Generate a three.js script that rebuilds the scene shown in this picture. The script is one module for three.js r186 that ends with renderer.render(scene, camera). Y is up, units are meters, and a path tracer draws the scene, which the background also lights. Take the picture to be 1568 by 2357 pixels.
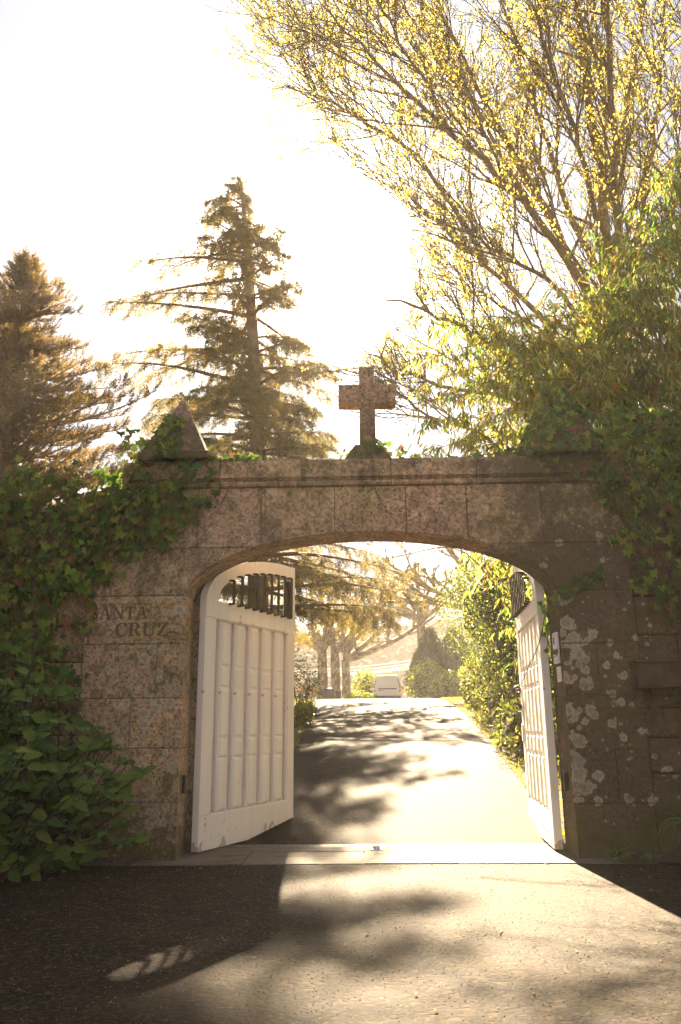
import * as THREE from 'three';
import { mergeGeometries, mergeVertices, toCreasedNormals } from 'three/addons/utils/BufferGeometryUtils.js';
import { RoundedBoxGeometry } from 'three/addons/geometries/RoundedBoxGeometry.js';
import { TextGeometry } from 'three/addons/geometries/TextGeometry.js';
import { FontLoader } from 'three/addons/loaders/FontLoader.js';
import { Brush, Evaluator, SUBTRACTION } from 'three-bvh-csg';

// ---------------------------------------------------------------- camera, sky, sun, air, exposure
const scene = new THREE.Scene();
const EYE = new THREE.Vector3(0, 1.05, 7);
const camera = new THREE.PerspectiveCamera(65.46, 681 / 1024, 0.05, 1500);
camera.position.copy(EYE);
camera.rotation.set(0.2631, THREE.MathUtils.degToRad(1.6), THREE.MathUtils.degToRad(-0.5), 'YXZ');
const renderer = new THREE.WebGLRenderer();
renderer.toneMapping = THREE.LinearToneMapping;
renderer.toneMappingExposure = 15;
renderer.shadowMap.enabled = true;
const SUN = new THREE.Vector3(-0.052, 0.534, -0.844).normalize();
const sun = new THREE.DirectionalLight(new THREE.Color().setRGB(1, 0.79, 0.53), 5);
sun.name = 'sun';
sun.position.copy(SUN).multiplyScalar(60);
sun.target.position.set(0, 0, 0);
sun.castShadow = true;
sun.shadow.camera.left = sun.shadow.camera.bottom = -30; sun.shadow.camera.right = sun.shadow.camera.top = 30; sun.shadow.camera.far = 140;
sun.shadow.mapSize.set(4096, 4096);
scene.add(sun, sun.target);
{ // hazy spring sky: pale all round, brightening towards the sun
  const W = 1024, H = 512, d = new Float32Array(W * H * 4);
  for (let j = 0; j < H; j++) for (let i = 0; i < W; i++) {
    const up = ((j + 0.5) / H - 0.5) * Math.PI, ro = ((i + 0.5) / W - 0.5) * 2 * Math.PI;
    const x = Math.cos(ro) * Math.cos(up), y = Math.sin(up), z = Math.sin(ro) * Math.cos(up);
    const a = Math.acos(Math.min(1, x * SUN.x + y * SUN.y + z * SUN.z)) * 57.3;
    const low = Math.exp(-Math.max(0, y) * 4);
    const g1 = Math.exp(-a / 4.5) * 1.4, g2 = Math.exp(-a / 17) * 0.055;
    const o = (j * W + i) * 4;
    d[o] = 0.025 + 0.020 * low + g1 * 1.0 + g2 * 1.0;
    d[o + 1] = 0.030 + 0.019 * low + g1 * 0.94 + g2 * 0.95;
    d[o + 2] = 0.043 + 0.014 * low + g1 * 0.82 + g2 * 0.87;
    d[o + 3] = 1;
  }
  const t = new THREE.DataTexture(d, W, H, THREE.RGBAFormat, THREE.FloatType);
  t.mapping = THREE.EquirectangularReflectionMapping; t.magFilter = THREE.LinearFilter; t.needsUpdate = true;
  scene.background = t; scene.environment = t;
}
scene.fog = new THREE.FogExp2(new THREE.Color().setRGB(1, 0.93, 0.84), 0.0016);

// ---------------------------------------------------------------- helpers
const V = (x, y, z) => new THREE.Vector3(x, y, z), R = THREE.MathUtils.degToRad, lerp = THREE.MathUtils.lerp, clamp = THREE.MathUtils.clamp, sstep = THREE.MathUtils.smoothstep;
function rngOf(seed) { let s = seed | 0; return () => { s = (s + 0x6d2b79f5) | 0; let t = Math.imul(s ^ (s >>> 15), 1 | s); t = (t + Math.imul(t ^ (t >>> 7), 61 | t)) ^ t; return ((t ^ (t >>> 14)) >>> 0) / 4294967296; }; }
camera.updateMatrixWorld(true);
function at(px, py, depth) { // a sight line of the photograph (1568 wide) met with the plane that many metres in front of the camera
  const d = V((px - 784) / 1833, -(py - 1178.5) / 1833, -1).applyQuaternion(camera.quaternion);
  return d.multiplyScalar(depth / Math.abs(d.z)).add(EYE);
}
const used = new Map();
function numbered(n) { const k = used.get(n) ?? 0; used.set(n, k + 1); return k ? n + '_' + String(k).padStart(3, '0') : n; }
function tag(o, label, category, group, kind) { if (label) o.userData.label = label; if (category) o.userData.category = category; if (group) o.userData.group = group; if (kind) o.userData.kind = kind; return o; }
function thing(name, label, category, pos = [0, 0, 0], turn = 0, group) {
  const o = new THREE.Group(); o.name = numbered(name); o.position.set(...pos); o.rotation.y = turn; scene.add(o);
  return tag(o, label, category, group);
}
function part(name, geo, mat, parent) { const m = new THREE.Mesh(Array.isArray(geo) ? merge(geo) : geo, mat); m.name = name; parent.add(m); return m; }
function struct(name, geo, mat) { const m = new THREE.Mesh(geo, mat); m.name = numbered(name); m.userData.kind = 'structure'; scene.add(m); return m; }
function merge(list) {
  const l = list.map((g) => { g = g.index ? g.toNonIndexed() : g; for (const k of Object.keys(g.attributes)) if (!['position', 'normal', 'uv'].includes(k)) g.deleteAttribute(k); if (!g.attributes.uv) g.setAttribute('uv', new THREE.BufferAttribute(new Float32Array(g.attributes.position.count * 2), 2)); return g; });
  return l.length === 1 ? l[0] : mergeGeometries(l);
}
function hash(ix, iy, s) { let h = Math.imul(ix, 374761393) ^ Math.imul(iy, 668265263) ^ Math.imul(s, 982451653); h = Math.imul(h ^ (h >>> 13), 1274126177); return ((h ^ (h >>> 16)) >>> 0) / 4294967296; }
function vnoise(x, y, s = 0, per = 0) {
  let ix = Math.floor(x), iy = Math.floor(y); const fx = x - ix, fy = y - iy, u = fx * fx * (3 - 2 * fx), v = fy * fy * (3 - 2 * fy);
  let jx = ix + 1, jy = iy + 1;
  if (per) { ix = ((ix % per) + per) % per; iy = ((iy % per) + per) % per; jx = ((jx % per) + per) % per; jy = ((jy % per) + per) % per; }
  const a = hash(ix, iy, s), b = hash(jx, iy, s), c = hash(ix, jy, s), d = hash(jx, jy, s);
  return a + (b - a) * u + (c - a) * v + (a - b - c + d) * u * v;
}
function fbm(x, y, s, oct = 4, per = 0) { let r = 0, a = 0.5, n = 0; for (let i = 0; i < oct; i++) { r += a * vnoise(x, y, s + i, per); n += a; a *= 0.5; x *= 2; y *= 2; per *= 2; } return r / n; }
const enc = (c) => 255 * clamp(c <= 0.0031308 ? 12.92 * c : 1.055 * Math.pow(c, 1 / 2.4) - 0.055, 0, 1);
// a colour texture and a height texture from f(u, v, out): out = [r, g, b, height], linear
function paint(W, H, f) {
  const c = new Uint8Array(W * H * 4), b = new Uint8Array(W * H), o = [0, 0, 0, 0];
  for (let j = 0; j < H; j++) for (let i = 0; i < W; i++) {
    f((i + 0.5) / W, (j + 0.5) / H, o);
    const k = (j * W + i) * 4; c[k] = enc(o[0]); c[k + 1] = enc(o[1]); c[k + 2] = enc(o[2]); c[k + 3] = 255; b[j * W + i] = 255 * clamp(o[3], 0, 1);
  }
  const mk = (d, fmt) => { const t = new THREE.DataTexture(d, W, H, fmt); t.magFilter = t.minFilter = THREE.LinearFilter; t.wrapS = t.wrapT = THREE.RepeatWrapping; t.needsUpdate = true; return t; };
  const t = mk(c, THREE.RGBAFormat); t.colorSpace = THREE.SRGBColorSpace;
  return { map: t, bumpMap: mk(b, THREE.RedFormat) };
}
// uv in metres by the way each face points, then scaled
function boxUV(g, su = 1, sv = 1, ou = 0, ov = 0) {
  g = g.index ? g.toNonIndexed() : g;
  const p = g.attributes.position, uv = new Float32Array(p.count * 2), a = V(), b = V(), c = V(), n = V();
  for (let i = 0; i < p.count; i += 3) {
    a.fromBufferAttribute(p, i); b.fromBufferAttribute(p, i + 1); c.fromBufferAttribute(p, i + 2);
    n.copy(b).sub(a).cross(c.clone().sub(a)); const x = Math.abs(n.x), y = Math.abs(n.y), z = Math.abs(n.z);
    [a, b, c].forEach((q, k) => { const w = z >= x && z >= y ? [q.x, q.y] : x >= y ? [q.x + q.z, q.y] : [q.x, q.y + q.z]; uv[(i + k) * 2] = (w[0] + ou) * su; uv[(i + k) * 2 + 1] = (w[1] + ov) * sv; });
  }
  g.setAttribute('uv', new THREE.BufferAttribute(uv, 2));
  return g;
}
// a box with chamfered edges on its long faces; x0..x1, y0..y1, z0..z1
function cbox(x0, x1, y0, y1, z0, z1, e = 0.004) {
  e = Math.min(e, (x1 - x0) / 3, (y1 - y0) / 3, (z1 - z0) / 3);
  const s = new THREE.Shape([new THREE.Vector2(x0 + e, y0 + e), new THREE.Vector2(x1 - e, y0 + e), new THREE.Vector2(x1 - e, y1 - e), new THREE.Vector2(x0 + e, y1 - e)]);
  const g = new THREE.ExtrudeGeometry(s, { depth: z1 - z0 - 2 * e, bevelEnabled: true, bevelSize: e, bevelThickness: e, bevelSegments: 1 });
  g.translate(0, 0, z0 + e);
  return g;
}
function poly(pts, depth, bevel = 0.006, z = 0) {
  const g = new THREE.ExtrudeGeometry(new THREE.Shape(pts.map((p) => new THREE.Vector2(p[0], p[1]))), { depth: depth - 2 * bevel, bevelEnabled: bevel > 0, bevelSize: bevel, bevelThickness: bevel, bevelOffset: -bevel, bevelSegments: 1, curveSegments: 12 });
  g.translate(0, 0, z + bevel);
  return g;
}
function tube(pts, r0, r1, sides = 5, cap = false) { // a tapering tube through points
  const n = pts.length, pos = [], nor = [], uv = [], idx = [];
  let t = V(), side = null, up = null, len = 0;
  for (let i = 0; i < n; i++) {
    t.copy(pts[Math.min(n - 1, i + 1)]).sub(pts[Math.max(0, i - 1)]).normalize();
    if (!side) side = V(0, 0, 1).cross(t).lengthSq() > 0.01 ? V(0, 0, 1).cross(t).normalize() : V(1, 0, 0).cross(t).normalize();
    else side.addScaledVector(t, -side.dot(t)).normalize();
    up = t.clone().cross(side);
    if (i) len += pts[i].distanceTo(pts[i - 1]);
    const r = Array.isArray(r0) ? r0[i] : lerp(r0, r1, i / (n - 1));
    for (let k = 0; k <= sides; k++) {
      const a = (k / sides) * Math.PI * 2, d = side.clone().multiplyScalar(Math.cos(a)).addScaledVector(up, Math.sin(a));
      pos.push(pts[i].x + d.x * r, pts[i].y + d.y * r, pts[i].z + d.z * r); nor.push(d.x, d.y, d.z); uv.push(k / sides * 0.5, len);
    }
  }
  for (let i = 0; i < n - 1; i++) for (let k = 0; k < sides; k++) { const a = i * (sides + 1) + k, b = a + sides + 1; idx.push(a, a + 1, b, b, a + 1, b + 1); }
  if (cap) for (let k = 1; k < sides - 1; k++) { const b = (n - 1) * (sides + 1); idx.push(b, b + k, b + k + 1); }
  const g = new THREE.BufferGeometry();
  g.setAttribute('position', new THREE.Float32BufferAttribute(pos, 3)); g.setAttribute('normal', new THREE.Float32BufferAttribute(nor, 3)); g.setAttribute('uv', new THREE.Float32BufferAttribute(uv, 2)); g.setIndex(idx);
  return g;
}
const curve = (pts, n) => new THREE.CatmullRomCurve3(pts).getPoints(n);
function leafShape(w, L, n, fold, curl) { // strip of a leaf: base at the origin, tip along +y
  const pos = [], idx = [];
  for (let i = 0; i <= n; i++) { const t = i / n, hw = w * Math.pow(Math.sin(Math.PI * Math.pow(clamp(t, 0.0, 1), 0.8)), 0.85) * 0.5, y = t * L, z = -curl * t * t * L; pos.push(-hw, y, z + fold * hw, 0, y, z, hw, y, z + fold * hw); }
  for (let i = 0; i < n; i++) { const a = i * 3, b = a + 3; idx.push(a, a + 1, b, b, a + 1, b + 1, a + 1, a + 2, b + 1, b + 1, a + 2, b + 2); }
  const g = new THREE.BufferGeometry(); g.setAttribute('position', new THREE.Float32BufferAttribute(pos, 3)); g.setIndex(idx); g.computeVertexNormals();
  return g;
}
function ivyShape(fold = 0.25) {
  const o = [[0, -0.06], [-0.22, -0.2], [-0.5, -0.05], [-0.34, 0.14], [-0.44, 0.42], [-0.15, 0.40], [0, 0.78], [0.15, 0.40], [0.44, 0.42], [0.34, 0.14], [0.5, -0.05], [0.22, -0.2]];
  const pos = [0, 0.18, -0.04], idx = [];
  for (const [x, y] of o) pos.push(x, y, Math.abs(x) * fold - y * y * 0.25);
  for (let i = 0; i < o.length; i++) idx.push(0, 1 + ((i + 1) % o.length), 1 + i);
  const g = new THREE.BufferGeometry(); g.setAttribute('position', new THREE.Float32BufferAttribute(pos, 3)); g.setIndex(idx); g.translate(0, 0.06, 0); g.computeVertexNormals();
  return g;
}
const UP = V(0, 1, 0);
// matrix for a leaf whose length runs along dir and whose face looks about towards n
function leafMatrix(p, dir, n, s, out = new THREE.Matrix4()) {
  const y = dir.clone().normalize(), x = y.clone().cross(n); if (x.lengthSq() < 1e-6) x.set(1, 0, 0.01); x.normalize();
  const z = x.clone().cross(y);
  const k = Array.isArray(s) ? s : [s, s, s];
  return out.makeBasis(x.multiplyScalar(k[0]), y.multiplyScalar(k[1]), z.multiplyScalar(k[2])).setPosition(p);
}
const rv = (r) => { let v; do v = V(r() * 2 - 1, r() * 2 - 1, r() * 2 - 1); while (v.lengthSq() > 1 || v.lengthSq() < 0.01); return v.normalize(); };
// leaves = [{m: Matrix4, c: Color}]; the first `single` become meshes of their own, the rest one instanced part
function foliage(parent, geo, mat, leaves, name = 'foliage', single = 0, singleMats) {
  for (let i = 0; i < Math.min(single, leaves.length); i++) { const m = new THREE.Mesh(geo, singleMats[i % singleMats.length]); m.name = 'leaf'; leaves[i].m.decompose(m.position, m.quaternion, m.scale); parent.add(m); }
  const rest = leaves.slice(single); if (!rest.length) return;
  const im = new THREE.InstancedMesh(geo, mat, rest.length); im.name = name; im.userData.kind = 'stuff';
  rest.forEach((l, i) => { im.setMatrixAt(i, l.m); im.setColorAt(i, l.c); });
  parent.add(im); return im;
}
const rgb = (r, g, b) => new THREE.Color().setRGB(r, g, b);
const leafMat = (t = 0.5) => new THREE.MeshPhysicalMaterial({ color: 0xffffff, roughness: 1, transmission: t, thickness: 0, side: THREE.DoubleSide, specularIntensity: 0.4 });
const M_LEAF = leafMat(0.5), M_LEAF_THICK = leafMat(0.3), M_GLOSS = new THREE.MeshPhysicalMaterial({ color: 0xffffff, roughness: 0.38, side: THREE.DoubleSide });
const std = (c, rough = 0.8, extra = {}) => new THREE.MeshStandardMaterial({ color: rgb(...c), roughness: rough, ...extra });

// ---------------------------------------------------------------- surfaces
const rl = rngOf(5);
const LICHEN = [];
const addLichen = (n, x0, x1, y0, y1, a, b, f = () => true) => { for (let i = 0; i < n; i++) { const x = lerp(x0, x1, rl()), y = lerp(y0, y1, rl()); if (f(x, y)) LICHEN.push([x, y, lerp(a, b, rl() ** 2), rl() * 99]); } };
addLichen(70, 1.71, 1.93, 0.3, 2.15, 0.018, 0.075, (x) => rl() < 1.4 - (x - 1.7) * 5);
addLichen(46, 1.9, 2.6, 0.35, 2.1, 0.012, 0.05);
addLichen(90, -1.95, -1.58, 0.25, 1.75, 0.015, 0.06, (x) => rl() < 0.35 + (x + 1.95) * 2);
addLichen(36, -2.35, -1.6, 0.9, 2.2, 0.012, 0.045);
addLichen(44, -1.5, 1.5, 2.55, 3.4, 0.01, 0.035);
addLichen(30, -2.3, -1.3, 2.1, 3.0, 0.012, 0.045);
addLichen(26, 0.9, 2.4, 2.2, 3.2, 0.012, 0.04);
addLichen(700, -2.5, 2.7, 0.15, 3.4, 0.004, 0.013, (x) => Math.abs(x) > 1.4 || rl() < 0.5);
LICHEN.push([-2.42, 2.0, 0.045, 3], [-2.33, 2.0, 0.04, 7], [-2.28, 2.05, 0.03, 9], [-1.72, 2.03, 0.035, 1], [-1.63, 2.06, 0.055, 4], [1.77, 2.12, 0.07, 2], [1.79, 1.9, 0.06, 5], [1.8, 1.75, 0.075, 8]);
const WALL_W = 2048, WALL_H = 1184, WM = 8, HM = 4.625;
const lichenMask = new Float32Array(WALL_W * WALL_H), lichenTone = new Float32Array(WALL_W * WALL_H);
for (const [cx, cy, r, s] of LICHEN) {
  const k = WALL_W / WM, R2 = r * 1.7, i0 = Math.max(0, Math.floor((cx - R2 + 4) * k)), i1 = Math.min(WALL_W - 1, Math.ceil((cx + R2 + 4) * k)), j0 = Math.max(0, Math.floor((cy - R2) * k)), j1 = Math.min(WALL_H - 1, Math.ceil((cy + R2) * k));
  for (let j = j0; j <= j1; j++) for (let i = i0; i <= i1; i++) {
    const x = i / k - 4 - cx, y = j / k - cy, q = Math.hypot(x, y) / r + (fbm(x / r * 1.6 + s, y / r * 1.6 + s, 41, 3) - 0.5) * 1.0 + (vnoise(x * 160 + s, y * 160, 4) - 0.5) * 0.25;
    const m = 1 - sstep(q, 0.82, 0.98); const o = j * WALL_W + i;
    if (m > lichenMask[o]) { lichenMask[o] = m; lichenTone[o] = 0.72 + 0.28 * sstep(q, 0.3, 0.8) + (hash(i, j, 7) - 0.5) * 0.25 - 0.2 * ((s * 7.3) % 1); }
  }
}
const T_WALL = paint(WALL_W, WALL_H, (u, v, o) => {
  const x = u * WM - 4, y = v * HM, i = Math.min(WALL_W - 1, Math.floor(u * WALL_W)), j = Math.min(WALL_H - 1, Math.floor(v * WALL_H)), k = j * WALL_W + i;
  const a = fbm(x * 1.6, y * 1.6, 1, 3), b = fbm(x * 9, y * 9, 11, 3), grain = vnoise(x * 170, y * 170, 21), g2 = vnoise(x * 90 + 5, y * 90, 31);
  const g3 = vnoise(x * 46, y * 46, 81), f = (0.55 + 0.5 * b) * Math.max(0.25, 1 + 2.3 * (0.28 * grain + 0.32 * g2 + 0.4 * g3 - 0.5));
  let r = 0.42 * f, g = (0.285 + 0.05 * (a - 0.5)) * f, bl = (0.178 - 0.06 * (a - 0.5)) * f, h = 0.45 + 0.25 * (grain - 0.5) + 0.3 * (g3 - 0.5) + 0.25 * (b - 0.5);
  const pier = x > 1.0 ? sstep(x, 1.0, 1.75) * (1 - sstep(y, 2.2, 2.9) * 0.55) : 0;
  const low = 1 - sstep(y, 0.25, 0.7);
  const bias = 0.03 + 0.46 * pier + 0.2 * low + (y > 3.2 ? 0.1 : 0);
  const gm = sstep(0.42 * fbm(x * 2.6, y * 1.9, 51, 4) + 0.34 * fbm(x * 19, y * 14, 61, 3) + 0.24 * g2 + bias, 0.5, 0.82) * (0.72 + 0.28 * grain);
  r = lerp(r, 0.046, gm * 0.92); g = lerp(g, 0.034, gm * 0.92); bl = lerp(bl, 0.016, gm * 0.92); h += 0.1 * gm;
  const mo = sstep(0.6 * fbm(x * 6, y * 6, 71, 4) + 0.25 * g3 + 0.15 * g2 + (1 - sstep(y, 0.05, 0.5)) * 0.2, 0.6, 0.72) * (0.6 + 0.4 * g3);
  r = lerp(r, 0.04 + 0.05 * g3, mo); g = lerp(g, 0.037 + 0.045 * g3, mo); bl = lerp(bl, 0.012, mo); h += 0.25 * mo * grain;
  const li = lichenMask[k] * (1 - mo * 0.8) * (0.8 + 0.35 * g3), tn = lichenTone[k] * (0.85 + 0.3 * (g2 - 0.5));
  r = lerp(r, 0.48 * tn, li); g = lerp(g, 0.40 * tn, li); bl = lerp(bl, 0.29 * tn, li); h = lerp(h, 0.75, li * 0.8);
  o[0] = r; o[1] = g; o[2] = bl; o[3] = h;
});
const stoneMats = [0.88, 1, 1.1].map((t, i) => new THREE.MeshStandardMaterial({ ...T_WALL, color: rgb(t, t * (1 - 0.02 * i), t * (1 - 0.04 * i)), roughness: 0.95, bumpScale: 0.01 }));
const wallUV = (g) => boxUV(g, 1 / WM, 1 / HM, 4, 0);
const T_ASPH = paint(2048, 2048, (u, v, o) => { // 8 m of worn tarmac
  const x = u * 8, y = v * 8, big = fbm(u * 6, v * 6, 3, 5, 6), mid = fbm(u * 48, v * 48, 13, 3, 48), g = vnoise(u * 620, v * 620, 23, 620), st = vnoise(u * 340 + 3, v * 340, 33, 340);
  const chip = sstep(st, 0.72, 0.84), t = 0.62 + 0.5 * (big - 0.5) + 0.7 * (mid - 0.5) + 1.2 * (g - 0.5);
  const moss = sstep(fbm(u * 16, v * 16, 43, 5, 16), 0.6, 0.74) * 0.6;
  let r = 0.098 * t, gg = 0.074 * t, b = 0.047 * t;
  r = lerp(r, 0.24, chip * 0.6); gg = lerp(gg, 0.19, chip * 0.6); b = lerp(b, 0.13, chip * 0.6);
  o[0] = lerp(r, 0.11, moss * g); o[1] = lerp(gg, 0.105, moss * g); o[2] = lerp(b, 0.025, moss * g); o[3] = 0.3 + 0.3 * chip + 0.35 * (g - 0.5) + 0.2 * (mid - 0.5);
});
const M_ASPH = new THREE.MeshPhysicalMaterial({ ...T_ASPH, specularIntensity: 0.2, color: rgb(0.25, 0.215, 0.17), roughness: 0.85, bumpScale: 0.006 });
const T_GRND = paint(1024, 1024, (u, v, o) => { const a = fbm(u * 8, v * 8, 2, 5, 8), g = vnoise(u * 300, v * 300, 9, 300), m = sstep(a, 0.4, 0.62); o[0] = lerp(0.075, 0.085, m) * (0.5 + g); o[1] = lerp(0.055, 0.088, m) * (0.5 + g); o[2] = lerp(0.03, 0.02, m) * (0.5 + g); o[3] = g; });
const M_GRND = new THREE.MeshStandardMaterial({ ...T_GRND, roughness: 1, bumpScale: 0.03 });
const T_CONC = paint(1024, 512, (u, v, o) => { const x = u * 4, y = v * 2, a = fbm(x * 2, y * 2, 4, 4), g = vnoise(x * 150, y * 150, 14), t = (0.6 + 0.5 * a) * (0.75 + 0.5 * g), mo = sstep(fbm(x * 5, y * 9, 24, 4), 0.58, 0.72) * 0.7; o[0] = lerp(0.26 * t, 0.1, mo); o[1] = lerp(0.21 * t, 0.09, mo); o[2] = lerp(0.155 * t, 0.025, mo); o[3] = g * 0.6 + a * 0.4; });
const M_CONC = new THREE.MeshStandardMaterial({ ...T_CONC, color: rgb(0.5, 0.5, 0.5), roughness: 0.85, bumpScale: 0.004 });
const T_BARK = paint(512, 1024, (u, v, o) => { const a = fbm(u * 14, v * 5, 6, 4), g = fbm(u * 40, v * 22, 16, 3), t = 0.5 + a * 0.9; o[0] = 0.17 * t * (0.6 + 0.8 * g); o[1] = 0.125 * t * (0.6 + 0.8 * g); o[2] = 0.08 * t * (0.6 + 0.8 * g); o[3] = g * 0.6 + a * 0.4; });
const M_BARK = new THREE.MeshStandardMaterial({ ...T_BARK, roughness: 0.95, bumpScale: 0.015 });
const M_TWIG = std([0.16, 0.11, 0.07], 0.9);
const T_PLANE = paint(512, 512, (u, v, o) => { const a = fbm(u * 6, v * 6, 8, 4, 6), p = sstep(a, 0.46, 0.6) * 0.7, g = vnoise(u * 200, v * 200, 18, 200); o[0] = lerp(0.16, 0.42, p) * (0.8 + 0.4 * g); o[1] = lerp(0.12, 0.36, p) * (0.8 + 0.4 * g); o[2] = lerp(0.07, 0.24, p) * (0.8 + 0.4 * g); o[3] = p; });
T_PLANE.map.repeat.set(2, 0.5); T_PLANE.bumpMap.repeat.set(2, 0.5);
const M_PLANE = new THREE.MeshStandardMaterial({ ...T_PLANE, roughness: 0.9, bumpScale: 0.01 });
const T_PAINT = paint(512, 1024, (u, v, o) => { const a = fbm(u * 3, v * 6, 5, 4), s = fbm(u * 60, v * 4, 15, 3), d = sstep(fbm(u * 20, v * 26, 25, 4) + (1 - sstep(v, 0.0, 0.07)) * 0.24, 0.79, 0.84) * 0.7, t = 0.97 + 0.1 * (a - 0.5) - 0.13 * Math.max(0, s - 0.3); o[0] = lerp(0.80 * t, 0.3, d); o[1] = lerp(0.755 * t, 0.23, d); o[2] = lerp(0.685 * t, 0.15, d); o[3] = 0.5 + 0.5 * (s - 0.5) - d * 0.4; });
const M_PAINT = new THREE.MeshStandardMaterial({ ...T_PAINT, roughness: 0.45, bumpScale: 0.0012 });
const M_IRON = std([0.035, 0.026, 0.02], 0.5, { metalness: 0.4 });
const M_STEEL = std([0.55, 0.53, 0.5], 0.35, { metalness: 0.9 });
const T_RUST = paint(512, 512, (u, v, o) => { const a = fbm(u * 9, v * 9, 7, 5), g = vnoise(u * 160, v * 160, 17), t = (0.5 + a) * (0.8 + 0.4 * g); o[0] = 0.085 * t; o[1] = 0.05 * t; o[2] = 0.028 * t; o[3] = g; });
const M_RUST = new THREE.MeshStandardMaterial({ ...T_RUST, roughness: 0.75, metalness: 0.2, bumpScale: 0.003 });

// ---------------------------------------------------------------- ground, drive, forecourt
const RISE = 33, TOP = 2.25;
function hAt(x, z) {
  const s = -z - 0.9; let y = 0;
  if (s > 0) { const q = Math.min(s, RISE) / RISE; y = TOP * (1 - (1 - q) ** 2); }
  if (s > 52) y -= sstep(s, 52, 105) * 7;
  return y;
}
function sheet(xs, zs, f, su) {
  const pos = [], uv = [], idx = [], nx = xs.length;
  for (const z of zs) for (const x of xs) { pos.push(x, f(x, z), z); uv.push(x / su, -z / su); }
  for (let j = 0; j < zs.length - 1; j++) for (let i = 0; i < nx - 1; i++) { const a = j * nx + i, b = a + nx; idx.push(a, b, a + 1, a + 1, b, b + 1); }
  const g = new THREE.BufferGeometry(); g.setAttribute('position', new THREE.Float32BufferAttribute(pos, 3)); g.setAttribute('uv', new THREE.Float32BufferAttribute(uv, 2)); g.setIndex(idx); g.computeVertexNormals();
  return g;
}
const range = (a, b, n) => Array.from({ length: n + 1 }, (_, i) => lerp(a, b, i / n));
{
  const xs = [-300, -120, -60, -30, -16, ...range(-10, 12, 44), 18, 32, 64, 130, 300], zs = [60, 30, 16, 12, ...range(9, -50, 236), ...range(-54, -120, 16), -170, -230, -320];
  struct('ground', sheet(xs, zs, (x, z) => hAt(x, z) - 0.05 + (Math.abs(x) > 4 && z < -2 ? (vnoise(x * 0.7, z * 0.7, 3) - 0.5) * 0.1 : 0), 3), M_GRND);
  const rows = range(-0.88, -50, 196), pos = [], uv = [], idx = [];
  const left = (s) => s < 6 ? lerp(-1.62, -1.25, s / 6) : s < 14 ? lerp(-1.25, -1.5, (s - 6) / 8) : lerp(-1.5, -3.4, sstep(s, 14, 36)), right = (s) => s < 6 ? lerp(1.95, 2.25, s / 6) : s < 20 ? lerp(2.25, 2.85, (s - 6) / 14) : lerp(2.85, 5.5, sstep(s, 20, 40));
  rows.forEach((z) => { const s = -z - 0.9; for (let k = 0; k <= 8; k++) { const n = (vnoise(z * 1.7, k, 5) - 0.5) * 0.16, x = lerp(left(s) + (k === 0 ? n : 0), right(s) + (k === 8 ? n : 0), k / 8); pos.push(x, hAt(x, z) + 0.004 - 0.05 * (Math.abs(k - 4) === 4), z); uv.push(x / 8, -z / 8); } });
  for (let j = 0; j < rows.length - 1; j++) for (let k = 0; k < 8; k++) { const a = j * 9 + k, b = a + 9; idx.push(a, a + 1, b, b, a + 1, b + 1); }
  const g = new THREE.BufferGeometry(); g.setAttribute('position', new THREE.Float32BufferAttribute(pos, 3)); g.setAttribute('uv', new THREE.Float32BufferAttribute(uv, 2)); g.setIndex(idx); g.computeVertexNormals();
  struct('driveway', g, M_ASPH);
  struct('forecourt', sheet(range(-7, 7, 28), range(11, 0.205, 24), (x, z) => (vnoise(x * 0.8, z * 0.8, 9) - 0.5) * 0.012 - 0.004, 8), M_ASPH);
}
struct('wall_foot', sheet(range(-7, -1.9, 20), [0.215, 0.1, -0.08], (x, z) => 0.004 + (0.21 - z) * 0.12 + (vnoise(x * 5, z * 5, 4) - 0.5) * 0.02 * (z < 0.2), 3), M_GRND);
struct('wall_foot', sheet(range(2.005, 7, 20), [0.215, 0.1, -0.08], (x, z) => 0.004 + (0.21 - z) * 0.12 + (vnoise(x * 5, z * 5, 4) - 0.5) * 0.02 * (z < 0.2), 3), M_GRND);
{ // stone threshold between the jambs
  const t = struct('threshold', boxUV(cbox(-1.9, 2.0, -0.12, -0.012, -0.74, 0.2, 0.004), 0.25, 0.5), M_CONC); t.material = M_CONC;
  const xs = [-1.85, -1.0, -0.03, 0.72, 1.42, 1.98], r = rngOf(8);
  for (let i = 0; i < 5; i++) for (const [z0, z1] of [[-0.74, -0.455], [-0.445, 0.2]]) { const dx = z0 < -0.6 ? 0.2 : 0, x0 = xs[i] + (i ? dx : 0), x1 = xs[i + 1] + (i < 4 ? dx : 0); part('paving_slab', boxUV(cbox(x0 + 0.004, x1 - 0.004, -0.09, 0.002 + r() * 0.004, z0, z1, 0.006), 0.25, 0.5, r(), r()), M_CONC, t); }
}
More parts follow.
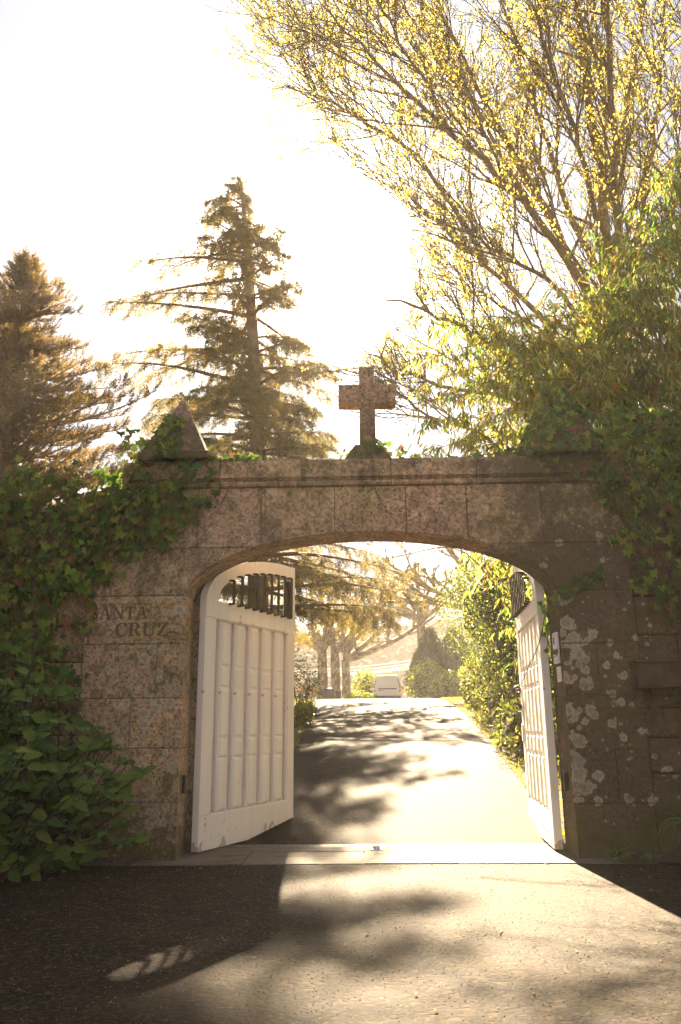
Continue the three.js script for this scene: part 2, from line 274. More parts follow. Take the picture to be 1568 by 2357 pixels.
{ // drain across the opening
  const t = thing('drain_channel', 'long slotted metal drain grating set in the ground across the gate opening', 'drain', [0, 0, -0.815]);
  part('channel', [cbox(-1.6, 1.86, -0.14, -0.11, -0.065, 0.065), cbox(-1.6, 1.86, -0.03, 0.004, -0.068, -0.058, 0.002), cbox(-1.6, 1.86, -0.03, 0.004, 0.058, 0.068, 0.002)], std([0.12, 0.1, 0.08], 0.7), t);
  const M_GALV = std([0.22, 0.2, 0.17], 0.55, { metalness: 0.6 }), bars = [];
  for (let x = -0.028; x < 0.3; x += 1) bars.push(cbox(-0.285, 0.285, -0.012, 0.003, -0.055, -0.045, 0.002), cbox(-0.285, 0.285, -0.012, 0.003, 0.045, 0.055, 0.002), cbox(-0.285, 0.285, -0.012, 0.002, -0.004, 0.004, 0.002));
  for (let k = 0; k <= 18; k++) { const x = -0.28 + k * 0.031; bars.push(cbox(x - 0.003, x + 0.003, -0.014, 0.001, -0.044, 0.044, 0.001)); }
  const g = merge(bars);
  for (let k = 0; k < 6; k++) { const m = part('grating', g, M_GALV, t); m.position.x = -1.3 + k * 0.575; }
}
{ const t = thing('gate_stop', 'small rounded metal gate stop on the threshold slabs', 'gate stop', [0.08, 0.004, -0.5]);
  part('stop_plate', new THREE.CylinderGeometry(0.05, 0.055, 0.012, 20).translate(0, 0.006, 0), M_STEEL, t);
  part('stop_dome', new THREE.SphereGeometry(0.035, 18, 10, 0, Math.PI * 2, 0, Math.PI / 2).scale(1, 0.9, 1).translate(0, 0.012, 0), M_STEEL, t); }

// ---------------------------------------------------------------- the gateway
const AC = 0.065, AA = 1.64, AY = 2.17, AB = 0.583, THICK = 0.43;
const archY = (x) => { const q = (x - AC) / AA; return Math.abs(q) < 1 ? AY + AB * Math.sqrt(1 - q * q) : -1; };
const gate = thing('stone_gateway', 'weathered stone gateway with wide arch, lichen spots and carved letters', 'gateway');
{
  const r = rngOf(21), J = 0.003;
  const mat = () => stoneMats[Math.floor(r() * 3)];
  const block = (x0, x1, y0, y1, name = 'stone_block', csg) => {
    x0 += J; x1 -= J; y0 += J; y1 -= J;
    const pts = []; const n = Math.max(2, Math.ceil((x1 - x0) / 0.05));
    const bot = (x) => Math.max(y0, archY(x) < 0 ? y0 : archY(x));
    for (let i = 0; i <= n; i++) { const x = lerp(x0, x1, i / n); pts.push([x, bot(x)]); }
    const ins = [AC - AA, AC + AA].filter((x) => x > x0 + 0.02 && x < x1 - 0.02 && y0 < AY + 0.1);
    const clean = [];
    pts.forEach((p, i) => { clean.push(p); const nx = pts[i + 1]; if (nx) for (const e of ins) if (e > p[0] && e < nx[0]) { for (const k of e < AC ? [0.0005, 0.004, 0.012, 0.025, 0.04] : [0.04, 0.025, 0.012, 0.004, 0.0005]) { const x = e < AC ? e + k : e - k; if (x > p[0] && x < nx[0]) clean.push([x, Math.max(y0, archY(x))]); } } });
    clean.push([x1, y1], [x0, y1]);
    const out = clean.filter((p, i) => !i || Math.hypot(p[0] - clean[i - 1][0], p[1] - clean[i - 1][1]) > 0.0008);
    let g = poly(out, THICK + (r() - 0.5) * 0.008, 0.005, -THICK);
    if (csg) g = csg(g);
    return part(name, wallUV(g), mat(), gate);
  };
  const L0 = -2.47, R0 = 2.36, JL = AC - AA, JR = AC + AA;
  const font = await new FontLoader().loadAsync('fonts/droid/droid_serif_bold.typeface.json');
  const ev = new Evaluator(); ev.attributes = ['position', 'normal', 'uv'];
  const cut = (g, cutters) => { let a = new Brush(g.index ? g.toNonIndexed() : g); a.updateMatrixWorld(); for (const c of cutters) { const b = new Brush(c); b.updateMatrixWorld(); a = ev.evaluate(a, b, SUBTRACTION); } return a.geometry; };
  const letters = (text, x, y, size, wide, z = -0.014) => {
    const g = new TextGeometry(text, { font, size, depth: 0.06, curveSegments: 4, bevelEnabled: false });
    g.computeBoundingBox(); const b = g.boundingBox; g.translate(-b.min.x, 0, 0); g.scale(wide / (b.max.x - b.min.x), 1, 1); g.translate(x, y, z);
    return g;
  };
  // left pier
  const ys = [0, 0.45, 0.885, 1.30, 1.765, 2.19];
  for (let i = 0; i < 3; i++) { const s = [-2.47, -1.98, -2.02][i]; if (i) { block(L0, s, ys[i], ys[i + 1]); block(s, JL, ys[i], ys[i + 1]); } else block(L0, JL, ys[i], ys[i + 1]); }
  block(L0, -1.815, 1.30, 1.765); block(-1.815, JL, 1.30, 1.765);
  block(L0, JL, 1.765, 2.19, 'inscribed_stone', (g) => cut(g, [
    cbox(-2.455, -1.70, 1.805, 2.125, -0.012, 0.05, 0.001),
    letters('SANTA', -2.435, 1.985, 0.115, 0.52, -0.026), letters('CRUZ', -2.2, 1.835, 0.12, 0.475, -0.026)]));
  // right pier
  const yr = [0, 0.42, 0.85, 1.29, 1.73, 2.19];
  for (let i = 0; i < 5; i++) { const s = [2.36, 2.08, 2.36, 2.0, 2.36][i]; if (s < 2.3) { block(JR, s, yr[i], yr[i + 1]); block(s, R0, yr[i], yr[i + 1]); } else block(JR, R0, yr[i], yr[i + 1]); }
  // spandrels and lintel
  block(L0, -0.985, 2.19, 2.62); block(L0, -1.5, 2.62, 3.18); block(-1.5, -0.92, 2.62, 3.18);
  block(-0.92, -0.25, 2.62, 3.18); block(-0.25, 0.40, 2.62, 3.18, 'keystone');
  block(0.40, 0.95, 2.62, 3.18, 'dated_stone', (g) => cut(g, [letters('1671', 0.48, 2.86, 0.15, 0.4, -0.007)]));
  block(0.95, 1.62, 2.62, 3.18); block(1.62, R0, 2.62, 3.18); block(1.115, R0, 2.19, 2.62);
  // small wedge stones between springing and the upper course
  // mortar behind the joints
  const core = []; core.push([L0 + 0.01, 0.01], [JL - 0.012, 0.01], [JL - 0.012, AY]); for (let i = 0; i <= 40; i++) { const a = Math.PI - (i / 40) * Math.PI; core.push([AC + (AA + 0.012) * Math.cos(a), AY + (AB + 0.012) * Math.sin(a)]); } core.push([JR + 0.012, 0.01], [R0 - 0.01, 0.01], [R0 - 0.01, 3.17], [L0 + 0.01, 3.17]);
  part('mortar', wallUV(poly(core, THICK - 0.026, 0, -THICK + 0.013)), std([0.1, 0.075, 0.05], 1), gate);
  part('rebate', wallUV(cbox(JL - 0.02, JL + 0.075, 0.006, 2.15, -THICK - 0.06, -THICK + 0.05, 0.006)), stoneMats[0], gate);
  part('rebate', wallUV(cbox(JL - 0.05, JL + 0.16, 2.153, 2.42, -THICK - 0.07, -THICK - 0.012, 0.006)), stoneMats[0], gate);
  // coping with a roll moulding below
  const prof = [[-0.46, 3.18], [0.012, 3.18], [0.03, 3.19], [0.036, 3.205], [0.03, 3.22], [0.016, 3.232], [0.03, 3.245], [0.055, 3.262], [0.055, 3.40], [0.04, 3.43], [-0.2, 3.448], [-0.46, 3.43]];
  for (const [x0, x1] of [[-2.2, -1.3], [-1.3, -0.55], [-0.55, 0.27], [0.27, 1.05], [1.05, 1.75], [1.75, 2.36]]) {
    const g = new THREE.ExtrudeGeometry(new THREE.Shape(prof.map((p) => new THREE.Vector2(p[0], p[1]))), { depth: x1 - x0 - 0.012, bevelEnabled: true, bevelSize: 0.003, bevelThickness: 0.003, bevelOffset: -0.003, bevelSegments: 1 });
    g.rotateY(-Math.PI / 2); g.translate(x1 - 0.006, 0, 0); g.scale(1, 1, 1);
    const p = g.attributes.position; for (let i = 0; i < p.count; i++) p.setZ(i, p.getZ(i));
    part('coping_stone', wallUV(g), mat(), gate);
  }
}
{ // cross on its stepped foot
  const t = thing('stone_cross', 'plain stone cross standing on a sloping base above the arch', 'cross', [0.065, 3.44, -0.2]);
  const foot = new THREE.CylinderGeometry(0.17, 0.31, 0.17, 4, 1).rotateY(Math.PI / 4).translate(0, 0.085, 0);
  part('cross_base', wallUV(foot.toNonIndexed()), stoneMats[0], t);
  const cr = [[-0.078, 0.17], [0.078, 0.17], [0.074, 0.60], [0.275, 0.605], [0.275, 0.805], [0.074, 0.805], [0.074, 0.985], [-0.074, 0.985], [-0.074, 0.805], [-0.275, 0.805], [-0.275, 0.605], [-0.074, 0.60]];
  part('cross_shaft', wallUV(poly(cr, 0.16, 0.01, -0.08)), stoneMats[1], t);
}
function pinnacle(x, label) {
  const t = thing('stone_pinnacle', label, 'pinnacle', [x, 3.44, -0.2]);
  const lathe = [[0.46, 0], [0.46, 0.07], [0.42, 0.085], [0.02, 0.70]].map((p) => new THREE.Vector2(p[0], p[1]));
  const g = new THREE.LatheGeometry(lathe, 4, Math.PI / 4).toNonIndexed(); g.computeVertexNormals();
  part('pyramid', wallUV(g), stoneMats[1], t);
}
pinnacle(-1.73, 'pointed stone pyramid on the left end of the gateway, ivy at its foot');
pinnacle(1.88, 'ivy-covered pointed stone on the right end of the gateway');
function gardenWall(x0, x1, h, label, seed, dense) {
  const t = thing('garden_wall', label, 'wall'), r = rngOf(seed);
  part('mortar', wallUV(cbox(x0, x1, -0.05, h, -0.42, -0.075)), std([0.05, 0.04, 0.025], 1), t);
  const a = Math.max(x0, -4.6), b = Math.min(x1, 4.6);
  for (let y = 0; y < h - 0.05;) { const hh = Math.min(h - y, lerp(0.24, 0.4, r())); for (let x = a; x < b - 0.02;) { let w = Math.min(b - x, lerp(0.3, 0.75, r())); if (b - x - w < 0.12) w = b - x; part('stone', wallUV(cbox(x + 0.006, x + w - 0.006, y + 0.006, y + hh - 0.006, -0.2, -0.06 + r() * 0.025, 0.012)), stoneMats[Math.floor(r() * 3)], t); x += w; } y += hh; }
}
gardenWall(-9, -2.475, 3.05, 'old stone garden wall left of the gateway, hidden under ivy', 31);
gardenWall(2.365, 9, 3.3, 'dark mossy garden wall right of the gateway', 32);

// ---------------------------------------------------------------- the two white leaves
function gateLeaf(name, label, W, sg, origin, dir) {
  const t = thing(name, label, 'gate');
  const y = V(0, 1, 0), s = V(dir[0], 0, dir[1]).normalize(), n = s.clone().cross(y);
  t.matrix.makeBasis(s, y, n).setPosition(V(...origin)); t.matrix.decompose(t.position, t.quaternion, t.scale);
  const B = (a, b, c, d, n0, n1, e = 0.004) => sg > 0 ? cbox(a, b, c, d, n0, n1, e) : cbox(a, b, c, d, -n1, -n0, e);
  const uvp = (g) => boxUV(g, 0.5, 0.36, 0.3, 0);
  const P = (nm, g, m = M_PAINT) => part(nm, Array.isArray(g) ? merge(g.map(uvp)) : uvp(g), m, t);
  const T = 0.07, k = W / 1.73, S0 = 0.176, S1 = W - 0.135, Yb = 0.285, Yt = 2.02;
  P('bottom_rail', B(0, W, 0, Yb, -T, 0)); P('hinge_stile', B(0, S0, Yb, Yt, -T, 0)); P('lock_stile', B(S1, W, Yb, Yt, -T, 0));
  { // arched head with the grille opening
    const sh = new THREE.Shape(); sh.moveTo(0, Yt); sh.lineTo(W, Yt);
    const cx = W, oy = 2.165, N = 28; for (let i = 0; i <= N; i++) { const a = (i / N) * Math.PI / 2; sh.lineTo(cx - W * Math.sin(a), oy + 0.6 * Math.cos(a)); }
    const hole = new THREE.Path(), hx = W - 0.135, ha = W - 0.135 - 0.19 * k + 0.1; const c2 = hx + 0.1;
    hole.moveTo(c2 - ha, 2.19); for (let i = 0; i <= N; i++) { const x = lerp(c2 - ha, hx, i / N); hole.lineTo(x, 2.19 + 0.425 * Math.sqrt(Math.max(0, 1 - ((x - c2) / ha) ** 2))); } hole.lineTo(hx, 2.19);
    sh.holes.push(hole);
    const g = new THREE.ExtrudeGeometry(sh, { depth: T, bevelEnabled: true, bevelSize: 0.003, bevelThickness: 0.003, bevelOffset: -0.003, bevelSegments: 1 }); g.translate(0, 0, sg > 0 ? -T : 0); P('arched_rail', g);
    // iron bars standing off the face
    for (let i = 0; i < 9; i++) {
      const x = c2 - ha + 0.2 + i * (hx - (c2 - ha) - 0.235) / 8, yt = 2.19 + 0.425 * Math.sqrt(Math.max(0, 1 - ((x - c2) / ha) ** 2)) + 0.012, w = 0.022;
      const g = [B(x - w, x + w, 2.178, yt, 0.045, 0.056, 0.002), B(x - w, x + w, yt - 0.01, yt + 0.004, 0.0, 0.05, 0.002), B(x - w, x + w, 2.172, 2.186, 0.0, 0.05, 0.002)];
      part('bar', merge(g), M_IRON, t);
    }
    part('bar', B(hx - 0.03, hx - 0.002, 2.192, 2.19 + 0.4, -0.05, 0.02, 0.002), M_IRON, t);
  }
  P('back_board', B(S0 - 0.01, S1 + 0.01, Yb - 0.01, Yt + 0.01, -T + 0.006, -0.054, 0.001));
  P('inner_moulding', [B(S0, S1, Yt - 0.012, Yt, -0.055, -0.012, 0.003), B(S0, S1, Yb, Yb + 0.012, -0.045, -0.012, 0.003), B(S1 - 0.012, S1, Yb + 0.012, Yt - 0.012, -0.045, -0.012, 0.003)]);
  const span = S1 - S0 - 0.012, ch = 0.094 * k, pitch = (span - ch) / 5, rows = [[0.31, 0.745], [0.77, 0.925], [0.95, 1.38], [1.405, 1.57], [1.595, 1.99]];
  const strip = uvp(B(0, pitch - ch, Yb + 0.014, Yt - 0.014, -0.055, -0.012, 0.006));
  const panels = rows.map(([a, b]) => { // raised field with sloping sides
    const w = pitch - ch, e = 0.022, sh = new THREE.Shape([[0.012 + e, a + e], [w - 0.012 - e, a + e], [w - 0.012 - e, b - e], [0.012 + e, b - e]].map((p) => new THREE.Vector2(...p)));
    const g = new THREE.ExtrudeGeometry(sh, { depth: 0.002, bevelEnabled: true, bevelSize: e, bevelThickness: 0.012, bevelSegments: 2 }); g.translate(0, 0, sg > 0 ? -0.012 : 0.010); return uvp(g);
  });
  for (let i = 0; i < 5; i++) {
    const x = S0 + ch + i * pitch, st = part('panel_strip', strip, M_PAINT, t); st.position.x = x;
    panels.forEach((g) => { const p = part('raised_panel', g, M_PAINT, st); });
  }
  const bolt = new THREE.SphereGeometry(0.011, 10, 6).scale(1, 1, 0.5);
  for (let i = 0; i < 5; i++) { const b = part('bolt', bolt, M_PAINT, t); b.position.set(0.07 + i * 0.135, 0.085 + i * 0.012, sg * 0.002); }
  return t;
}
gateLeaf('gate_leaf', 'wide white panelled gate leaf on the left, standing open with a barred top', 1.74, 1, [-1.45, 0.022, -0.285], [0.39, -0.921]);
const rleaf = gateLeaf('gate_leaf', 'narrow-looking white gate leaf seen edge on at the right, with iron handle', 1.66, -1, [1.597, 0.022, -0.36], [0.065, -0.998]);
{
  const h = part('handle', [new THREE.TorusGeometry(0.035, 0.011, 8, 16).rotateY(Math.PI / 2).translate(1.62, 1.40, -0.035), new THREE.CylinderGeometry(0.012, 0.012, 0.05, 8).rotateX(Math.PI / 2).translate(1.62, 1.40, -0.02)], M_IRON, rleaf);
  part('bolt_rod', [tube([V(1.625, 1.38, -0.03), V(1.63, 1.3, -0.035), V(1.628, 1.22, -0.03)], 0.006, 0.006, 6), cbox(1.6, 1.645, 1.2, 1.25, -0.03, 0, 0.003)], M_IRON, rleaf);
  part('lock_plate', cbox(1.59, 1.655, 0.86, 1.04, -0.012, 0, 0.003), M_PAINT, rleaf);
}
// ---------------------------------------------------------------- fittings on the jambs
const JRX = AC + AA, JLX = AC - AA;
{ // intercom on the right reveal, its face looking left
  const t = thing('intercom', 'white intercom panel with small display on the right jamb', 'intercom', [JRX - 0.002, 1.70, -0.13], -Math.PI / 2);
  part('housing', new RoundedBoxGeometry(0.13, 0.27, 0.03, 2, 0.006).translate(0, 0, 0.016), std([0.72, 0.70, 0.68], 0.4), t);
  part('display', cbox(-0.025, 0.02, 0.03, 0.095, 0.031, 0.034, 0.001), std([0.12, 0.09, 0.08], 0.2), t);
  part('keypad', [cbox(-0.03, 0.03, -0.062, -0.002, 0.031, 0.0335, 0.001)], std([0.5, 0.49, 0.47], 0.5), t);
  part('call_button', cbox(-0.015, 0.02, -0.08, -0.07, 0.031, 0.035, 0.001), std([0.1, 0.09, 0.08], 0.4), t);
  part('key_slot', cbox(0.035, 0.045, -0.115, -0.105, 0.031, 0.034, 0.001), std([0.1, 0.09, 0.08], 0.4), t);
}
{
  const c = document.createElement('canvas'); c.width = 256; c.height = 256; const x = c.getContext('2d'); x.fillStyle = '#d9d4d0'; x.fillRect(0, 0, 256, 256); x.fillStyle = '#8a8480';
  for (let i = 0; i < 4; i++) { x.globalAlpha = 0.75; for (let k = 0; k < 9; k++) x.fillRect(34 + k * 21, 46 + i * 48, 8 + ((k * 7 + i * 5) % 9), 14); }
  const tx = new THREE.CanvasTexture(c); tx.colorSpace = THREE.SRGBColorSpace;
  const t = thing('notice_plate', 'small pale notice with four printed lines under the intercom', 'notice', [JRX - 0.002, 1.475, -0.14], -Math.PI / 2);
  part('plate', cbox(-0.075, 0.075, -0.065, 0.065, 0, 0.006, 0.001), std([0.7, 0.67, 0.64], 0.5), t);
  const f = new THREE.PlaneGeometry(0.146, 0.126); f.translate(0, 0, 0.0075); part('print', f, new THREE.MeshStandardMaterial({ map: tx, roughness: 0.5 }), t);
}
function photocell(x, turn, label, bright) {
  const t = thing('photocell', label, 'sensor', [x, 0.585, -0.16], turn);
  part('housing', new RoundedBoxGeometry(0.055, 0.15, 0.03, 2, 0.006).translate(0, 0, 0.016), std([0.03, 0.022, 0.018], 0.45), t);
  part('lens', cbox(-0.012, 0.012, 0.01, 0.05, 0.031, 0.034, 0.001), std(bright ? [0.5, 0.3, 0.2] : [0.02, 0.015, 0.012], 0.2), t);
}
photocell(JLX + 0.002, Math.PI / 2, 'small dark gate sensor with a pale lens on the left jamb', 1);
photocell(JRX - 0.002, -Math.PI / 2, 'small dark gate sensor on the right jamb', 0);
{
  const t = thing('wall_box', 'dark rusty brown box fixed to the right wall under ivy', 'wall box', [2.72, 1.345, 0]);
  part('body', boxUV(cbox(-0.45, 0.45, 0, 0.2, -0.05, 0.16, 0.006), 1.5, 1.5), M_RUST, t);
  part('lid', boxUV(cbox(-0.46, 0.46, 0.203, 0.222, -0.05, 0.175, 0.004), 1.5, 1.5), M_RUST, t);
  part('bracket', boxUV(cbox(-0.3, -0.26, -0.24, -0.003, -0.04, 0.03, 0.003), 1.5, 1.5), M_RUST, t);
}

// ---------------------------------------------------------------- climbing and wall-foot plants
function ivy(name, label, seed, count, region, single, size = [0.045, 0.1], stems = 46, cat = 'ivy') {
  const t = thing(name, label, cat), r = rngOf(seed), leaves = [];
  let tries = 0;
  while (leaves.length < count && tries++ < count * 30) {
    const q = region(r); if (!q) continue;
    const [p, n] = q, d = V((r() - 0.5) * 1.3, -1, 0.15 + r() * 0.4).addScaledVector(n, -n.y * -0.3).normalize();
    const nn = n.clone().multiplyScalar(0.9).add(rv(r).multiplyScalar(0.55)).add(V(0, 0.35, 0)).normalize();
    const s = lerp(size[0], size[1], r() ** 1.5) * 1.25, g = r();
    leaves.push({ m: leafMatrix(p, d, nn, [s, s, s]), c: g < 0.55 ? rgb(lerp(0.035, 0.09, r()), lerp(0.06, 0.12, r()), lerp(0.010, 0.02, r())) : g < 0.88 ? rgb(lerp(0.12, 0.2, r()), lerp(0.17, 0.25, r()), 0.03) : rgb(lerp(0.1, 0.2, r()), lerp(0.08, 0.12, r()), 0.03), z: p.z });
  }
  leaves.sort((a, b) => b.z - a.z);
  const mats = [[0.06, 0.10, 0.018], [0.04, 0.07, 0.015], [0.13, 0.165, 0.03], [0.09, 0.085, 0.022]].map((c) => { const m = M_LEAF_THICK.clone(); m.color = rgb(...c); return m; });
  foliage(t, ivyShape(), M_LEAF_THICK, leaves, 'foliage', single, mats);
  const st = [];
  for (let i = 0; i < stems; i++) { const q = region(r); if (!q) continue; const p = q[0], pts = [p.clone()]; let d = V((r() - 0.5), -0.9 - r() * 0.5, 0); for (let k = 0; k < 6; k++) { d.x += (r() - 0.5) * 0.6; p.addScaledVector(d, 0.11); p.z = Math.max(0.008, p.z * 0.6 + 0.006 * r()); pts.push(p.clone()); } st.push(tube(curve(pts, 12), 0.006, 0.002, 4)); }
  if (st.length) part('stem', st, M_TWIG, t);
  return t;
}
{ // left: thick on the garden wall, thinning along a slant over the arch's left shoulder
  const edge = (y) => y > 2.2 ? lerp(-2.28, -0.85, (y - 2.2) / 1.3) : lerp(-2.5, -2.36, sstep(y, 1.2, 2.2));
  ivy('ivy', 'thick ivy covering the wall left of the arch up to its shoulder', 41, 5200, (r) => {
    const x = lerp(-4.4, -0.9, r()), y = r() * (x < -2.2 ? 3.28 : 3.55), e = edge(y) + (fbm(x * 3, y * 3, 5, 3) - 0.5) * 0.5, k = (e - x) / 0.7;
    if (k < 0 || r() > k * 0.9 + 0.1) return null;
    const bulge = clamp(k * 0.16, 0, 0.4) * (0.6 + 0.8 * fbm(x * 2.4, y * 2.4, 15, 3)), top = sstep(y, 3.1, 3.4);
    return [V(x, y + top * r() * 0.15 * (x < -1.8 ? 1.4 : 0.3), (y > 3.18 && x > -2.3 ? 0.06 : 0.012) + bulge * (0.35 + 0.65 * r()) - top * 0.35 * r()), V(0, 0.1 + top * 0.8, 1).normalize()];
  }, 150);
  ivy('ivy', 'ivy hanging down the wall at the right edge, over the rusty box', 42, 4300, (r) => {
    const y = r() * 3.7, x = lerp(1.5, 4.4, r()), e = (y > 2.5 ? lerp(2.35, 1.75, sstep(y, 2.7, 3.4)) : lerp(2.62, 2.3, sstep(y, 1.6, 2.3))) + (fbm(x * 3, y * 3, 25, 3) - 0.5) * 0.55, k = (x - e) / 0.6;
    if (y < 1.58 && r() > 0.05) return null;
    if (k < 0 || r() > (k * 0.55 + 0.08) * (y < 2.6 ? 0.6 : 1)) return null;
    const bulge = clamp(k * 0.13, 0, 0.34) * (0.5 + fbm(x * 2.4, y * 2.4, 35, 3)), top = sstep(y, 3.3, 3.7);
    return [V(x, y + top * r() * 0.3, (y > 3.18 && x < 2.4 ? 0.06 : 0.012) + bulge * (0.35 + 0.65 * r()) - top * 0.4 * r()), V(0, 0.1 + top * 0.8, 1).normalize()];
  }, 150);
  ivy('ivy', 'small ivy sprig creeping round the right springing of the arch', 43, 90, (r) => {
    const k = r(), x = lerp(1.62, 2.1, k), y = lerp(2.1, 2.36, k) + (r() - 0.5) * 0.16 * (1.3 - k); return [V(x - 0.02, y - (k < 0.3 ? r() * 0.4 : 0), k < 0.3 ? -0.02 - r() * 0.3 : 0.02 + r() * 0.03), V(k < 0.3 ? -0.7 : 0, 0, 1).normalize()];
  }, 30, [0.05, 0.08], 3);
  ivy('ivy', 'bright ivy leaves along the coping right of the cross', 44, 420, (r) => {
    const x = lerp(0.32, 2.3, Math.sqrt(r())), k = sstep(x, 0.8, 2.2), cl = fbm(x * 5, 1, 9, 2); if (r() > 0.25 + k * 0.75 || (cl < 0.45 && k < 0.6)) return null;
    return [V(x, 3.44 + r() * (0.05 + 0.22 * k), -0.05 - r() * 0.3), V(0, 0.7, 0.7).normalize()];
  }, 40, [0.05, 0.085], 3);
  ivy('ivy', 'low ivy along the coping at the left shoulder of the arch', 45, 160, (r) => { const x = lerp(-1.55, -0.95, r()); return [V(x, 3.42 + r() * 0.09, 0.04 - r() * 0.2), V(0, 0.7, 0.7).normalize()]; }, 20, [0.05, 0.08], 2);
  ivy('ivy', 'mound of ivy clothing the pointed stone at the right end', 46, 520, (r) => { const h = r() ** 1.3 * 0.72, w = 0.40 * (1 - h / 0.8) + 0.05, a = r() * 6.283, n = V(Math.cos(a), 0.3, Math.sin(a)).normalize(); return [V(1.88 + Math.cos(a) * w, 3.46 + h, -0.2 + Math.sin(a) * w), n]; }, 20, [0.055, 0.1], 2);
  ivy('ivy', 'few ivy leaves growing on the base of the cross', 47, 46, (r) => { const a = r() * 6.283, h = r() * 0.2; return [V(0.065 + Math.cos(a) * 0.26 * (1 - h) + (r() < 0.5 ? 0.12 : 0), 3.45 + h, -0.2 + Math.sin(a) * 0.2), V(Math.cos(a), 0.4, Math.abs(Math.sin(a))).normalize()]; }, 8, [0.05, 0.09], 2);
}
ivy('ivy', 'ivy climbing the left side of the pointed stone at the left end', 48, 240, (r) => { const h = r() ** 1.6 * 0.5, w = 0.36 * (1 - h / 0.72) + 0.04, a = lerp(1.4, 4.2, r()); return [V(-1.73 + Math.cos(a) * w, 3.46 + h, -0.2 + Math.sin(a) * w), V(Math.cos(a), 0.3, Math.sin(a)).normalize()]; }, 12, [0.05, 0.09], 2);
{ // big-leaved shrub at the lower left
  const t = thing('hydrangea_shrub', 'large-leaved green shrub at the foot of the left wall', 'shrub', [0, 0, 0]), r = rngOf(51), stems = [], leaves = [];
  const lg = leafShape(0.62, 1, 6, 0.32, 0.18);
  const put = (p, d, s) => { const n = UP.clone().multiplyScalar(0.7).add(V((r() - 0.5) * 1.1, 0, 0.8 + (r() - 0.5) * 0.9)).normalize(), g = r(); leaves.push({ m: leafMatrix(p, d, n, [s * lerp(0.8, 1.1, r()), s, s]), c: rgb(lerp(0.05, 0.14, g), lerp(0.10, 0.20, g), lerp(0.016, 0.03, g)), key: p.z + r() * 0.2 }); };
  for (let i = 0; i < 135; i++) {
    const bx = lerp(-3.7, -2.3, r()), bz = lerp(0.15, lerp(1.95, 0.5, sstep(bx, -3.3, -2.2)), r()), ex = clamp(bx + (r() - 0.25) * 1.1, -3.8, -1.72), top = lerp(1.65, 0.75, sstep(ex, -2.7, -1.75)) * lerp(0.3, 1, Math.sqrt(r()));
    const tip = V(ex, top, bz + r() * 0.45 - 0.05), pts = curve([V(bx, 0, bz), V(lerp(bx, ex, 0.35), top * 0.5, bz + 0.05), tip], 8);
    stems.push(tube(pts, 0.009, 0.004, 5));
    for (let k = 0; k < 6; k++) { // opposite pairs, a rosette at the tip
      const q = k === 0 ? tip : pts[Math.round(8 - k * 1.4)].clone(), a = r() * 3.14, nL = k === 0 ? 6 : 3;
      for (let l = 0; l < nL; l++) { const b = a + (l / nL) * 6.283, d = V(Math.cos(b), k === 0 ? 0.35 + (r() - 0.4) * 0.9 : (r() - 0.6) * 0.9, Math.sin(b)); put(q, d, lerp(0.065, 0.16, r()) * (k === 0 ? 0.85 : 1)); }
    }
  }
  leaves.sort((a, b) => b.key - a.key);
  const mats = [[0.08, 0.14, 0.02], [0.11, 0.19, 0.026], [0.055, 0.10, 0.016], [0.17, 0.22, 0.03], [0.12, 0.11, 0.022], [0.07, 0.12, 0.03], [0.2, 0.19, 0.035]].map((c) => { const m = M_LEAF_THICK.clone(); m.color = rgb(...c); m.roughness = 0.8; return m; });
  foliage(t, lg, M_LEAF_THICK, leaves, 'foliage', 290, mats);
  part('stem', stems, std([0.07, 0.045, 0.025], 0.9), t);
}
function weed(label, x, z, n, h, seed, cat = 'weed') {
  const t = thing('weed', label, cat, [x, 0, z]), r = rngOf(seed), l = [];
  for (let i = 0; i < n; i++) { const a = r() * 6.283, d = V(Math.cos(a), 0.5 + r(), Math.sin(a)); const s = h * lerp(0.5, 1, r()); l.push({ m: leafMatrix(V(Math.cos(a) * 0.06 * r(), r() * h * 0.5, Math.sin(a) * 0.05 * r()), d, UP, [s * 0.8, s, s]), c: rgb(0.06 + r() * 0.05, 0.12 + r() * 0.06, 0.02) }); }
  foliage(t, leafShape(0.5, 1, 4, 0.3, 0.3), M_LEAF_THICK, l); part('stem', tube([V(0, 0, 0), V(0.01, h * 0.6, 0)], 0.004, 0.002, 4), M_TWIG, t);
}
weed('low leafy weed at the foot of the right pier, nearest the gate', 1.98, 0.16, 26, 0.11, 61);
weed('tiny weed on the ground at the foot of the right pier', 2.2, 0.2, 16, 0.08, 62);
weed('leafy weeds massed in the corner below the flowers', 2.62, 0.45, 70, 0.15, 63);
